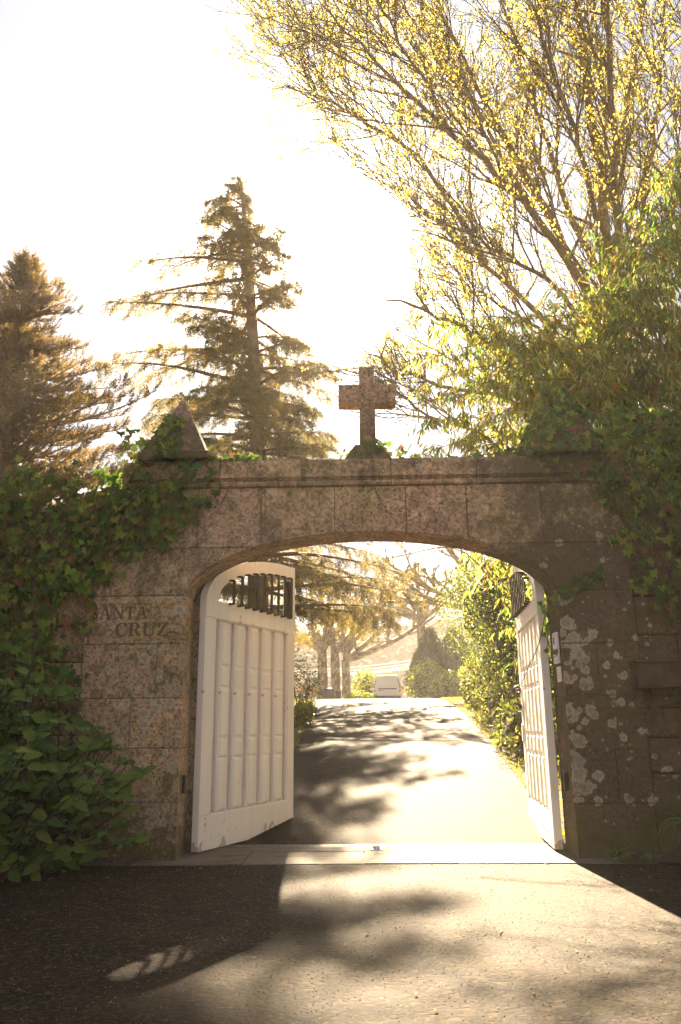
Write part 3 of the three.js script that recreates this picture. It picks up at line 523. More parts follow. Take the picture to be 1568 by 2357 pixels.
function wildGarlic(label, x, z, seed, heads) {
  const t = thing('white_flower_plant', label, 'flower', [x, 0, z], 0, undefined), r = rngOf(seed), st = [], bl = [];
  for (let i = 0; i < 16; i++) { const a = r() * 6.283, L = lerp(0.25, 0.5, r()), c = Math.cos(a), s = Math.sin(a); bl.push(tube(curve([V(c * 0.02, 0, s * 0.02), V(c * L * 0.35, L * 0.7, s * L * 0.35), V(c * L * 0.75, L * 0.75, s * L * 0.75), V(c * L, L * 0.35, s * L)], 8), 0.007, 0.002, 4)); }
  part('leaf_blades', bl, std([0.06, 0.13, 0.025], 0.6), t);
  for (const [dx, h, dz] of heads) {
    st.push(tube(curve([V(0, 0, 0), V(dx * 0.5, h * 0.6, dz * 0.5), V(dx, h, dz)], 6), 0.005, 0.0035, 5));
    const g = []; for (let k = 0; k < 6; k++) { const b = leafShape(0.02, 0.04, 3, 0.5, -0.2); const q = new THREE.Matrix4(); const a = (k / 6) * 6.283; leafMatrix(V(dx + Math.cos(a) * 0.022, h - 0.004, dz + Math.sin(a) * 0.022), V(Math.cos(a) * 0.7, -0.9, Math.sin(a) * 0.7), V(Math.cos(a), 0.5, Math.sin(a)), 1, q); g.push(b.applyMatrix4(q)); }
    part('flower_head', g, new THREE.MeshStandardMaterial({ color: rgb(0.72, 0.72, 0.7), roughness: 0.7, side: THREE.DoubleSide }), t);
  }
  part('flower_stem', st, std([0.07, 0.15, 0.03], 0.6), t);
}
wildGarlic('white bell flowers with arching leaves at the lower right edge', 2.66, 0.3, 71, [[-0.06, 0.62, 0.02], [-0.02, 0.48, 0.08], [0.03, 0.44, 0.1]]);
{ // fallen bits and loose chips on the forecourt
  const r = rngOf(81), n = 16000, g = new THREE.IcosahedronGeometry(1, 0), im = new THREE.InstancedMesh(g, std([1, 1, 1], 0.75), n); im.name = 'gravel'; im.userData.kind = 'stuff'; const m = new THREE.Matrix4(), q = new THREE.Quaternion();
  for (let i = 0; i < n; i++) { const x = lerp(-2.6, 2.8, r()), z = 0.2 + 4.0 * r() ** 0.9, s = lerp(0.0012, 0.0033, r() ** 3); q.setFromEuler(new THREE.Euler(r() * 6, r() * 6, r() * 6)); m.compose(V(x, 0.0005 + (vnoise(x * 0.8, z * 0.8, 9) - 0.5) * 0.012 - 0.004 + s * 0.1, z), q, V(s * 1.4, s * 0.8, s)); im.setMatrixAt(i, m); const t = lerp(0.07, 0.26, r() ** 2); im.setColorAt(i, rgb(t, t * 0.82, t * 0.6)); }
  im.userData.label = 'loose stone chips on the tarmac forecourt'; scene.add(im);
}

{ const r = rngOf(83), L = [], t = new THREE.Group(); t.name = 'fallen_leaves'; tag(t, 'fallen leaves and twigs strewn along the foot of the wall', null, null, 'stuff'); scene.add(t);
  for (let i = 0; i < 900; i++) { const x = lerp(-4, 4, r()), edge = r() < 0.7, z = edge ? 0.22 + r() ** 3 * 1.2 : 0.3 + r() * 4, s = lerp(0.012, 0.04, r() ** 1.5), g = r(); if (edge && Math.abs(x - 0.06) < 1.6 && r() < 0.75) continue; L.push({ m: leafMatrix(V(x, 0.006, z), V(r() - 0.5, 0.1 * (r() - 0.3), r() - 0.5), V((r() - 0.5) * 0.8, 1, (r() - 0.5) * 0.8), s), c: rgb(lerp(0.09, 0.26, g), lerp(0.06, 0.16, g), lerp(0.02, 0.05, g)) }); }
  foliage(t, leafShape(0.45, 1, 2, 0.4, 0.2), std([1, 1, 1], 1, { side: THREE.DoubleSide }), L, 'leaves'); }

// ---------------------------------------------------------------- trees and shrubs behind the gate
function sprayShape(n, L, len, wid, spread, droop, seed) { // a short twig bristling with needles, along +y
  const r = rngOf(seed), pos = [], idx = [];
  for (let i = 0; i < n; i++) {
    const t = (i + 0.5) / n, a = i * 2.4, b = V(0, t * L, 0), d = V(Math.cos(a) * spread, 1 - spread * 0.6, Math.sin(a) * spread).add(V(0, -droop * r(), 0)).normalize(), s = d.clone().cross(rv(r)).normalize().multiplyScalar(wid * 0.5), e = b.clone().addScaledVector(d, len * (0.7 + 0.5 * r()));
    const k = pos.length / 3; pos.push(b.x - s.x, b.y - s.y, b.z - s.z, b.x + s.x, b.y + s.y, b.z + s.z, e.x, e.y, e.z); idx.push(k, k + 1, k + 2);
  }
  const g = new THREE.BufferGeometry(); g.setAttribute('position', new THREE.Float32BufferAttribute(pos, 3)); g.setIndex(idx); g.computeVertexNormals(); return g;
}
function wander(p, d, L, n, r, jit, bend) { // a wandering twig
  const pts = [p.clone()], q = p.clone(), dd = d.clone().normalize();
  for (let i = 0; i < n; i++) { dd.addScaledVector(rv(r), jit).addScaledVector(bend, 1 / n).normalize(); q.addScaledVector(dd, L / n); pts.push(q.clone()); }
  return pts;
}
{ // dark fir at the left edge
  const base = V(-9.5, hAt(-9.5, -13) - 0.1, -13), tip = at(62, 604, 20), t = thing('fir_tree', 'dense dark fir with upturned shoots at the left edge', 'tree', [base.x, base.y, base.z]), r = rngOf(91), H = tip.y - base.y, wood = [], L = [];
  part('trunk', tube([V(0, 0, 0), V(0, H * 0.5, 0), V(tip.x - base.x, H, 0)], 0.24, 0.02, 8), M_BARK, t);
  for (let y = 1.6; y < H - 0.1; y += 0.24) {
    const n = 9 + Math.floor(r() * 2), len = Math.min(3.5, 0.3 + (H - y) * 0.62) * lerp(0.75, 1.15, r());
    for (let k = 0; k < n; k++) {
      const a = r() * 6.283, l = len * lerp(0.6, 1.1, r()), pts = wander(V(0, y, 0), V(Math.cos(a), 0.1, Math.sin(a)), l, 5, r, 0.08, V(0, 0.28, 0)); wood.push(tube(pts, 0.02 + l * 0.008, 0.006, 4));
      for (let i = 1; i <= 5; i++) { const c = Math.round(l * 4) + 1; for (let j = 0; j < c; j++) {
        const p = pts[i - 1].clone().lerp(pts[i], r()), sd = V(-Math.sin(a), 0, Math.cos(a)).multiplyScalar(r() < 0.5 ? 1 : -1), d = pts[i].clone().sub(pts[i - 1]).normalize().multiplyScalar(0.5).addScaledVector(sd, 0.7 * r()).add(V(0, 0.25 + 0.7 * r(), 0)), s = lerp(0.75, 1.35, r()), g = r();
        p.addScaledVector(sd, r() * 0.16); L.push({ m: leafMatrix(p, d, rv(r), s), c: rgb(lerp(0.09, 0.2, g), lerp(0.075, 0.125, g), lerp(0.025, 0.035, g)) });
      } }
    }
  }
  part('branch', wood, M_TWIG, t); foliage(t, sprayShape(18, 0.22, 0.075, 0.022, 0.75, 0, 3), leafMat(0.45), L);
}
{ // tall cedar with drooping tips
  const base = V(-3.45, hAt(-3.45, -19) - 0.1, -19), tip = at(553, 402, 26), t = thing('cedar_tree', 'tall cedar with drooping layered branches left of the cross', 'tree', [base.x, base.y, base.z]), r = rngOf(92), H = tip.y - base.y, wood = [], L = [];
  const trunk = curve([V(0, 0, 0), V(-0.1, H * 0.4, 0), V(-0.6, H * 0.8, 0), V(tip.x - base.x, H, 0)], 12); part('trunk', tube(trunk, 0.42, 0.025, 9), M_BARK, t);
  for (let y = 2.6; y < H - 0.2; y += y < 10.5 ? 0.5 : lerp(0.85, 0.6, y / H)) {
    const up = H - y, n = y < 10.5 ? 7 : up < 4 ? 4 : 5, len = Math.min(5.4, up < 5 ? 0.12 + up * 0.5 : 0.2 + up * 0.62), c0 = trunk[Math.min(11, Math.floor(y / H * 12))].clone().lerp(trunk[Math.min(12, Math.floor(y / H * 12) + 1)], (y / H * 12) % 1);
    for (let k = 0; k < n; k++) {
      const a = k / n * 6.283 + r() * 1.2, right = Math.max(0, Math.cos(a)), worldY = y + base.y, f = 1 - right * (0.45 * sstep(worldY, 6.5, 8) + 0.22 * sstep(worldY, 10, 13)), l = len * f * lerp(0.55, 1.08, r());
      const pts = wander(c0, V(Math.cos(a), 0.05, Math.sin(a)), l, 7, r, 0.07, V(0, -0.3, 0)); wood.push(tube(pts, 0.03 + l * 0.013, 0.008, 5));
      for (let i = 2; i <= 7; i++) {
        const side = V(-Math.sin(a), 0, Math.cos(a)), w = l * 0.2 * (1 - Math.abs(i - 4.5) / 4.6) + 0.15;
        for (const sg of [-1, 1]) { if (r() > l / 2.6) continue; const tw = wander(pts[i], side.clone().multiplyScalar(sg).add(V(Math.cos(a) * 0.8, 0, Math.sin(a) * 0.8)), w * lerp(0.7, 1.3, r()), 3, r, 0.12, V(0, -0.5, 0)); wood.push(tube(tw, 0.012, 0.004, 3));
          for (let j = 1; j < 4; j++) for (let q = 0; q < (worldY < 14.5 ? 3 : 2); q++) { const p = tw[j - 1].clone().lerp(tw[j], r()), g = r(); L.push({ m: leafMatrix(p, V((r() - 0.5) * 0.9 + Math.cos(a) * 0.35, -0.75 + 0.55 * r(), (r() - 0.5) * 0.9 + Math.sin(a) * 0.35), rv(r), lerp(0.7, 1.35, r())), c: worldY < 11 ? rgb(lerp(0.09, 0.2, g), lerp(0.085, 0.15, g), 0.03) : rgb(lerp(0.12, 0.25, g), lerp(0.105, 0.175, g), lerp(0.03, 0.045, g)) }); } }
        for (let q = 0; q < 2; q++) { if (r() > l / 1.6) continue; const p = pts[i - 1].clone().lerp(pts[i], r()), g = r(); L.push({ m: leafMatrix(p, V((r() - 0.5) * 0.6, -1, (r() - 0.5) * 0.6), rv(r), lerp(0.7, 1.5, r())), c: rgb(lerp(0.14, 0.28, g), lerp(0.12, 0.19, g), 0.04) }); }
      }
    }
  }
  part('branch', wood, M_TWIG, t); foliage(t, sprayShape(20, 0.42, 0.12, 0.022, 0.6, 0.5, 4), leafMat(0.55), L);
}
{ // broad tree, bare limbs and young yellow leaves
  const D = 14, base = at(1445, 1240, D); base.y = hAt(base.x, base.z) - 0.1;
  const t = thing('broadleaf_tree', 'big spreading tree with many bare limbs and young yellow leaves', 'tree', [base.x, base.y, base.z]), r = rngOf(93), wood = [], limbs = [], L = [];
  const P = (px, py, dd = 0) => at(px, py, D + dd).sub(base);
  const W = (r0, r1, ...p) => { const pts = curve(p, 16); for (let i = 1; i < 16; i++) pts[i].addScaledVector(rv(r), 0.07); limbs.push([pts, r0 * 0.5, Math.max(0.011, r1 * 0.6)]); };
  W(0.34, 0.1, V(0, 0, 0), P(1440, 1000), P(1415, 760), P(1385, 420, 0.3), P(1340, 120, 0.5), P(1320, -120, 0.5));
  W(0.22, 0.05, P(1440, 980), P(1420, 640, -0.6), P(1412, 330, -1), P(1395, 20, -1.4), P(1390, -120, -1.4));
  W(0.2, 0.03, P(1432, 880), P(1330, 650, 0.5), P(1220, 420, 0.9), P(1110, 210, 1), P(1010, 20, 1), P(960, -90, 1));
  W(0.18, 0.025, P(1425, 800), P(1280, 560, -0.5), P(1140, 400, -1), P(980, 250, -1.4), P(830, 110, -1.6), P(740, 10, -1.7));
  W(0.15, 0.02, P(1410, 720), P(1300, 450, 0.8), P(1230, 220, 1.4), P(1160, 20, 1.8), P(1130, -100, 1.8));
  W(0.13, 0.02, P(1390, 900), P(1190, 680, 0.6), P(1060, 560, 1), P(960, 470, 1), P(875, 420, 1));
  W(0.11, 0.014, P(1120, 610, 0.8), P(960, 360, 0.4), P(820, 270, 0), P(730, 210, -0.2), P(690, 130, -0.2));
  W(0.12, 0.015, P(1400, 960), P(1180, 830, -0.4), P(1030, 740, -0.8), P(930, 700, -1), P(880, 690, -1));
  W(0.12, 0.014, P(1400, 1010), P(1200, 930, 0.3), P(1010, 880, 0.6), P(900, 845, 0.8), P(800, 775, 0.8));
  W(0.09, 0.012, P(1300, 990), P(1120, 1000, 0.8), P(960, 940, 1.2), P(860, 870, 1.4), P(790, 850, 1.4));
  W(0.14, 0.03, P(1425, 700), P(1490, 420, 0.5), P(1520, 160, 0.8), P(1540, -80, 0.8));
  W(0.12, 0.03, P(1430, 820), P(1530, 560, -0.4), P(1590, 250, -0.6), P(1640, 0, -0.8));
  W(0.12, 0.02, P(1400, 560), P(1330, 330, -1), P(1270, 120, -1.6), P(1240, -90, -1.8));
  W(0.1, 0.02, P(1395, 480, 0.3), P(1450, 230, 1), P(1480, 30, 1.4), P(1490, -100, 1.5));
  W(0.09, 0.012, P(1230, 480, -0.8), P(1080, 230, -0.2), P(950, 60, 0), P(880, -60, 0.1));
  W(0.08, 0.012, P(1050, 320, -1.2), P(900, 60, -1.2), P(840, -60, -1.2));
  W(0.1, 0.014, P(1405, 860, -0.6), P(1260, 650, -0.9), P(1130, 570, -1.2), P(1020, 520, -1.4), P(940, 500, -1.4));
  W(0.1, 0.014, P(1415, 780, 0.9), P(1270, 500, 1.3), P(1140, 340, 1.6), P(1040, 180, 1.8), P(980, 40, 1.9));
  W(0.09, 0.012, P(1400, 940, 1.2), P(1240, 760, 1.5), P(1110, 680, 1.8), P(1000, 640, 2), P(910, 610, 2));
  const glare = (p) => p.clone().add(base).sub(EYE).normalize().dot(SUN) > 0.9935;
  const leafAt = (p) => { if (glare(p) || p.y + base.y < 0.64 * (4.6 - p.z - base.z)) return; const n = 3 + Math.floor(r() * 4); for (let i = 0; i < n; i++) { const g = r(), s = lerp(0.04, 0.09, r()); L.push({ m: leafMatrix(p.clone().addScaledVector(rv(r), 0.05), rv(r).add(V(0, 0.1, 0)), rv(r), [s * 0.8, s, s]), c: rgb(lerp(0.42, 0.60, g), lerp(0.38, 0.50, g), lerp(0.06, 0.09, g)) }); } };
  const fork = (pts, r0, r1, lvl) => {
    for (const p of pts) if (lvl && glare(p)) return;
    wood.push(tube(pts, r0, r1, lvl ? (lvl > 1 ? 3 : 4) : 8));
    if (lvl === 3) { for (let i = 1; i < pts.length; i++) if (r() < 0.3) leafAt(pts[i]); return; }
    const n = lvl === 0 ? 24 : lvl === 1 ? 9 : 4;
    for (let i = 0; i < n; i++) {
      const u = lvl === 0 ? lerp(0.22, 1, (i + r()) / n) : lerp(0.2, 1, (i + r()) / n), k = Math.min(pts.length - 2, Math.floor(u * (pts.length - 1))), p = pts[k].clone().lerp(pts[k + 1], r()), tg = pts[k + 1].clone().sub(pts[k]).normalize();
      const d = tg.multiplyScalar(0.85).addScaledVector(rv(r), 0.7).add(V(-0.06, 0.2, 0)).normalize(), rr = Math.max(0.004, lerp(r0, r1, u) * 0.5), l = lvl === 0 ? lerp(1.2, 2.7, r()) * (p.y + base.y < 9.5 && p.x + base.x < 1.4 ? 0.35 : 1) : lvl === 1 ? lerp(0.6, 1.2, r()) : lerp(0.22, 0.55, r());
      fork(wander(p, d, l, lvl === 0 ? 7 : lvl === 1 ? 5 : 3, r, 0.16, V(0, 0.22, 0)), Math.min(rr, [0.04, 0.016, 0.008][lvl]) + 0.002, [0.008, 0.006, 0.005][lvl], lvl + 1);
    }
  };
  for (const [pts, a, b] of limbs) fork(pts, a, b, 0);
  part('trunk', wood.splice(0, 1), M_BARK, t); part('branch', wood, M_BARK, t); foliage(t, leafShape(0.7, 1, 2, 0.4, 0.1), leafMat(0.6), L);
}
function leafMass(t, r, n, region, size, colors, geo, mat, droop = 0.4, name = 'foliage') {
  const L = []; let tries = 0;
  while (L.length < n && tries++ < n * 20) {
    const q = region(r); if (!q) continue; const [p, out] = q, s = lerp(size[0], size[1], r()), c = colors[Math.floor(r() * colors.length)], k = lerp(0.75, 1.2, r());
    const d = rv(r).add(V(0, -droop, 0)).addScaledVector(out, 0.6), nn = rv(r).addScaledVector(out, 0.8).add(V(0, 0.5, 0));
    L.push({ m: leafMatrix(p, d, nn, s), c: rgb(c[0] * k, c[1] * k, c[2] * k) });
  }
  return foliage(t, geo, mat, L, name);
}
const BAMBOO = leafShape(0.13, 1, 4, 0.35, 0.25), ROUND = leafShape(0.62, 1, 3, 0.35, 0.15);
const GREENS = [[0.12, 0.16, 0.022], [0.2, 0.23, 0.03], [0.07, 0.11, 0.018], [0.34, 0.33, 0.05], [0.05, 0.085, 0.015]];
{ // bamboo: bent culms, sprays of long drooping leaves
  const t = thing('bamboo_clump', 'mass of bamboo with long drooping leaves above the wall at right', 'bamboo'), r = rngOf(94), cul = [], tips = [], twigs = [];
  for (let i = 0; i < 135; i++) {
    const bx = lerp(2.9, 6.4, r()), bz = lerp(-2.0, -5.4, r()), ex = bx + lerp(-2.9, 0.6, r() ** 1.2), lim = ex < 2.4 ? lerp(5.6, 7.0, clamp(ex / 2.4, 0, 1)) : ex < 3.7 ? lerp(7.0, 7.9, (ex - 2.4) / 1.3) : lerp(7.9, 10.4, clamp((ex - 3.6) / 0.9, 0, 1)), ey = lim * lerp(0.55, 1.0, Math.sqrt(r()));
    const b = V(bx, hAt(bx, bz), bz), pts = curve([b, V(lerp(bx, ex, 0.25), ey * 0.6, bz + 0.1), V(lerp(bx, ex, 0.6), ey * 0.93, bz + 0.2), V(ex, ey * (0.97 - 0.16 * r()), bz + 0.35 * (r() - 0.2))], 14);
    cul.push(tube(pts, 0.016, 0.004, 5));
    for (let k = 4; k <= 14; k++) for (let j = 0; j < 3; j++) { const a = r() * 6.283, tw = wander(pts[k], V(Math.cos(a), 0.35, Math.sin(a)), lerp(0.3, 0.75, r()), 3, r, 0.2, V(0, -0.8, 0)); twigs.push(tube(tw, 0.004, 0.002, 3)); tips.push(tw); }
  }
  part('culm', cul, std([0.14, 0.13, 0.04], 0.6), t); part('twig', twigs, M_TWIG, t);
  const L = [], G = []; tips.forEach((tw) => { for (let k = 0; k < 15; k++) { const s = Math.floor(r() * 3), p = tw[s].clone().lerp(tw[s + 1], r()), d = tw[s + 1].clone().sub(tw[s]).normalize().multiplyScalar(0.5).add(V((r() - 0.5) * 1.1, -0.6 - r() * 0.5, (r() - 0.5) * 1.1)), sz = lerp(0.11, 0.2, r()), g = r(); if (p.x < 1.5 && p.y < 0.633 * (4.0 - p.z)) continue; (r() < 0.8 ? L : G).push({ m: leafMatrix(p, d, rv(r), sz), c: g < 0.1 ? rgb(0.36, 0.19, 0.04) : g < (p.x > 3.3 ? 0.3 : 0.6) ? rgb(0.38, 0.36, 0.05) : rgb(lerp(0.08, 0.2, r()), lerp(0.15, 0.26, r()), 0.03) }); } });
  foliage(t, BAMBOO, leafMat(0.62), L); foliage(t, BAMBOO, M_GLOSS, G);
}
function shrub(name, label, cat, blobs, n, size, colors, seed, geo = ROUND, droop = 0.2, group) { // blobs: [x, y, z, rx, ry, rz]
  const t = thing(name, label, cat, [0, 0, 0], 0, group), r = rngOf(seed), core = [], st = [];
  for (const [x, y, z, a, b, c] of blobs) {
    const g = new THREE.IcosahedronGeometry(1, 3), p = g.attributes.position; for (let i = 0; i < p.count; i++) { const q = V().fromBufferAttribute(p, i), k = 0.62 * (0.75 + 0.5 * fbm(q.x * 2.3 + x, q.y * 2.3 + q.z * 1.9 + z, seed, 3)); p.setXYZ(i, x + q.x * a * k, y + q.y * b * k, z + q.z * c * k); } g.computeVertexNormals(); core.push(g);
    const gy = hAt(x, z); for (let i = 0; i < 4; i++) st.push(tube([V(x + (r() - 0.5) * a * 0.3, gy - 0.05, z + (r() - 0.5) * c * 0.3), V(x + (r() - 0.5) * a, y, z + (r() - 0.5) * c)], 0.03, 0.012, 5));
  }
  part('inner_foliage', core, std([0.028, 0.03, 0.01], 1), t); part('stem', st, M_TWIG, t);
  const vol = blobs.map((b) => (b[3] * b[4] + b[4] * b[5] + b[3] * b[5])), tot = vol.reduce((a, b) => a + b, 0);
  const reg = (r) => { let u = r() * tot, i = 0; while (u > vol[i] && i < blobs.length - 1) u -= vol[i++]; const b = blobs[i], q = rv(r), lump = 0.72 + 0.6 * fbm(q.x * 2.3 + b[0], q.y * 2.3 + q.z * 1.9 + b[2], seed, 3), k = lump * lerp(0.78, 1.06, r()); const p = V(b[0] + q.x * b[3] * k, b[1] + q.y * b[4] * k, b[2] + q.z * b[5] * k); return p.y < hAt(p.x, p.z) + 0.03 ? null : [p, q]; };
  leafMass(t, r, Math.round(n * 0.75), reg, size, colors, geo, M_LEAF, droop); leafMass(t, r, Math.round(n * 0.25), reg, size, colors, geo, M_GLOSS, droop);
  return t;
}
const hy = (x, z, dy) => hAt(x, z) + dy;
shrub('evergreen_hedge', 'tall leafy evergreen hedge along the right of the drive', 'hedge', [[3.0, hy(3, -3.6, 1.5), -3.6, 0.95, 1.7, 1.2], [3.3, hy(3.2, -6, 1.7), -6.2, 1.05, 2.0, 1.5], [3.45, hy(3.4, -9, 1.8), -9.2, 1.25, 2.1, 1.8], [3.6, hy(3, -12, 1.6), -12.4, 1.1, 1.9, 1.8], [4.4, hy(4, -6, 3), -7.5, 1.4, 2.4, 2.4], [3.35, 3.7, -10, 1.55, 1.5, 2.0], [3.6, 3.9, -14, 1.7, 1.7, 2.0]], 62000, [0.028, 0.055], GREENS, 101);
shrub('broadleaf_shrub', 'low sunlit shrub with larger leaves at the foot of the hedge', 'shrub', [[2.85, hy(2.8, -9, 0.45), -9.5, 0.55, 0.65, 1.1], [3.05, hy(3, -12, 0.6), -12.5, 0.6, 0.8, 1.6], [3.3, hy(3.1, -16, 0.6), -16, 0.6, 0.85, 1.8], [2.5, hy(2.5, -6.2, 0.3), -6.3, 0.4, 0.5, 0.9]], 5200, [0.06, 0.13], [[0.2, 0.2, 0.03], [0.3, 0.28, 0.05], [0.1, 0.14, 0.02]], 102);
shrub('round_bush', 'rounded bush with drooping leaves behind the left gate leaf', 'bush', [[-2.25, hy(-2.2, -10.5, 0.65), -10.5, 1.25, 1.0, 1.0], [-2.6, hy(-2.6, -8.8, 0.3), -8.8, 1.1, 0.6, 0.9]], 12000, [0.07, 0.14], [[0.12, 0.13, 0.02], [0.22, 0.2, 0.03], [0.07, 0.08, 0.015]], 103, BAMBOO, 0.7);
const YEL = [[0.40, 0.40, 0.035], [0.30, 0.34, 0.03], [0.16, 0.22, 0.03]];
shrub('yellow_shrub', 'bright yellow-green shrub just right of the white van', 'shrub', [[3.3, hy(3, -36, 1.05), -37.2, 1.0, 1.15, 1.0], [4.4, hy(5, -36, 0.75), -36, 1.1, 0.85, 1.0], [5.3, hy(5, -36, 0.5), -35.5, 0.8, 0.6, 0.8]], 3800, [0.09, 0.2], YEL, 104);
shrub('yellow_shrub', 'hazy yellow shrub behind the left side of the van', 'shrub', [[0.15, hy(0, -47, 1.0), -47, 0.9, 1.35, 0.9]], 1800, [0.09, 0.2], YEL, 105);
shrub('yellow_shrub', 'low yellow plants between the plane trees and the van', 'shrub', [[-0.55, hy(0, -43, 0.35), -43, 0.9, 0.5, 0.5], [0.25, hy(0, -43, 0.3), -43, 0.5, 0.42, 0.5]], 1300, [0.08, 0.16], YEL, 106);
shrub('verge_plant', 'sunlit tuft of plants at the foot of the round bush', 'plant', [[-1.45, hy(-1.4, -10.8, 0.08), -10.8, 0.3, 0.2, 0.5], [-1.5, hy(-1.4, -13, 0.05), -13, 0.3, 0.18, 0.5]], 900, [0.05, 0.1], YEL, 107);
function cypress(x, z, h, w, label, seed) {
  const y0 = hAt(x, z), t = thing('cypress_tree', label, 'tree', [x, y0, z]), r = rngOf(seed), L = [];
  const prof = (k) => w * Math.pow(Math.sin(Math.PI * Math.pow(0.06 + 0.94 * k, 0.62)), 0.7) * (k > 0.6 ? 1 - 0.35 * sstep(k, 0.6, 1) : 1) + 0.04;
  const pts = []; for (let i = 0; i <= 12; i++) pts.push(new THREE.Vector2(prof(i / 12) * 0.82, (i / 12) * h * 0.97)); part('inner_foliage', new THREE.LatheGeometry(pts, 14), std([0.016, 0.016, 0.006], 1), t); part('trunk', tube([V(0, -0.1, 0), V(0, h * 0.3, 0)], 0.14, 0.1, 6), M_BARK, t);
  for (let i = 0; i < 3400; i++) { const k = r(), a = r() * 6.283, q = prof(k) * lerp(0.8, 1.08, r()), g = r(); L.push({ m: leafMatrix(V(Math.cos(a) * q, k * h, Math.sin(a) * q), V(Math.cos(a) * 0.35, 1, Math.sin(a) * 0.35), V(Math.cos(a), 0, Math.sin(a)), lerp(0.7, 1.3, r())), c: rgb(lerp(0.035, 0.075, g), lerp(0.035, 0.06, g), 0.014) }); }
  foliage(t, sprayShape(12, 0.25, 0.14, 0.05, 0.5, 0, 6), leafMat(0.25), L);
}
cypress(3.85, -40, 4.0, 1.1, 'dark pointed cypress behind the van, left one of two', 111);
cypress(5.3, -40.6, 4.1, 1.5, 'broad dark cypress half hidden by the hedge, right one of two', 112);
shrub('boundary_hedge', 'tall hedge bounding the forecourt on the left, beyond the picture', 'hedge', [1, 4, 7, 10].map((z) => [-5.6, 1.8, z + 0.6, 1.3, 2.6, 2.1]), 5000, [0.1, 0.18], GREENS, 108);
shrub('boundary_hedge', 'tall hedge bounding the forecourt on the right, beyond the picture', 'hedge', [1, 4, 7, 10].map((z) => [5.4, 1.8, z + 0.6, 1.3, 2.6, 2.1]), 5000, [0.1, 0.18], GREENS, 109);
// pollarded plane trees: mottled trunks, knuckled limbs
function planeTree(label, x, z, seed, forkH, limbs, rad = 0.2) {
  const y0 = hAt(x, z) - 0.1, t = thing('plane_tree', label, 'tree', [x, y0, z], 0), r = rngOf(seed), knob = [], wood = [], L = [];
  part('trunk', tube(curve([V(0, 0, 0), V(0.05, forkH * 0.5, 0), V(0, forkH, 0)], 8), rad * 1.15, rad * 0.95, 10), M_PLANE, t);
  const kn = new THREE.IcosahedronGeometry(1, 1);
  const grow = (p, d, l, rr, lvl) => {
    const pts = wander(p, d, l, lvl ? 4 : 7, r, lvl ? 0.3 : 0.13, V(0, lvl ? 0.25 : 0.1, 0)); wood.push(tube(pts, rr, rr * 0.45, lvl > 1 ? 4 : 6));
    const e = pts[pts.length - 1]; if (lvl > 0) knob.push(kn.clone().scale(rr * 1.3, rr * 1.5, rr * 1.3).translate(e.x, e.y, e.z));
    if (lvl > 1 && r() < 0.4) for (let i = 0; i < 3; i++) { const s = lerp(0.06, 0.13, r()), g = r(); L.push({ m: leafMatrix(e.clone().addScaledVector(rv(r), 0.18), rv(r), rv(r), s), c: rgb(lerp(0.24, 0.4, g), lerp(0.22, 0.32, g), 0.05) }); }
    if (lvl < 3) { const n = lvl === 0 ? 8 : lvl === 1 ? 4 : 2; for (let i = 0; i < n; i++) { const k = 1 + Math.floor(r() * (pts.length - 1)), tg = pts[k].clone().sub(pts[k - 1]).normalize(); grow(pts[k], tg.multiplyScalar(0.5).addScaledVector(rv(r), 0.9).add(V(0, 0.3, 0)), l * lerp(0.25, 0.42, r()), rr * lerp(0.35, 0.5, r()), lvl + 1); } }
  };
  for (const [dx, dy, dz, l, k] of limbs) grow(V(0, forkH - 0.05, 0), V(dx, dy, dz), l, rad * Math.min(0.85, k * 1.25), 0);
  part('branch', wood, M_PLANE, t); if (knob.length) part('knuckle', knob, M_PLANE, t); foliage(t, ROUND, leafMat(0.6), L);
}
planeTree('leftmost of the three mottled plane trees, bins at its foot', at(741, 1600, 51.5).x, -44.5, 121, 3.7, [[-0.8, 0.45, 0.1, 4.3, 0.6], [-0.35, 1, -0.3, 3.8, 0.55], [0.55, 0.95, 0.2, 4.8, 0.7], [0.2, 1, 0.5, 3.5, 0.45]], 0.31);
planeTree('middle one of the three mottled plane trees', at(771, 1600, 51.5).x, -44.6, 122, 3.6, [[0.7, 0.7, 0.2, 5.6, 0.7], [-0.3, 1, 0.3, 4.0, 0.6], [0.9, 0.4, -0.3, 4.8, 0.55]], 0.29);
planeTree('right one of the three mottled plane trees, long limb over the van', at(796, 1600, 51.5).x, -44.5, 123, 3.0, [[0.95, 0.42, 0.15, 7.0, 0.62], [0.8, 0.62, -0.2, 6.6, 0.6], [-0.2, 1, 0.2, 3.2, 0.45], [0.45, 0.9, 0.1, 4.6, 0.5]], 0.26);
planeTree('knuckled plane tree leaning in from behind the right hedge', 5.0, -24, 124, 3.4, [[-0.9, 0.35, 0.1, 3.6, 0.6], [-0.8, 0.1, -0.2, 4.2, 0.6], [-0.55, 0.85, 0, 3.0, 0.6], [-0.9, -0.12, 0.3, 3.4, 0.45]], 0.2);
planeTree('plane tree rising behind the pointed cypress', 3.55, -43, 125, 5.4, [[-0.8, 0.5, 0, 3.0, 0.6], [-0.2, 1, 0, 3, 0.55], [0.8, 0.5, 0, 3.2, 0.6], [-0.7, 0.1, 0.2, 3.4, 0.5]], 0.28);
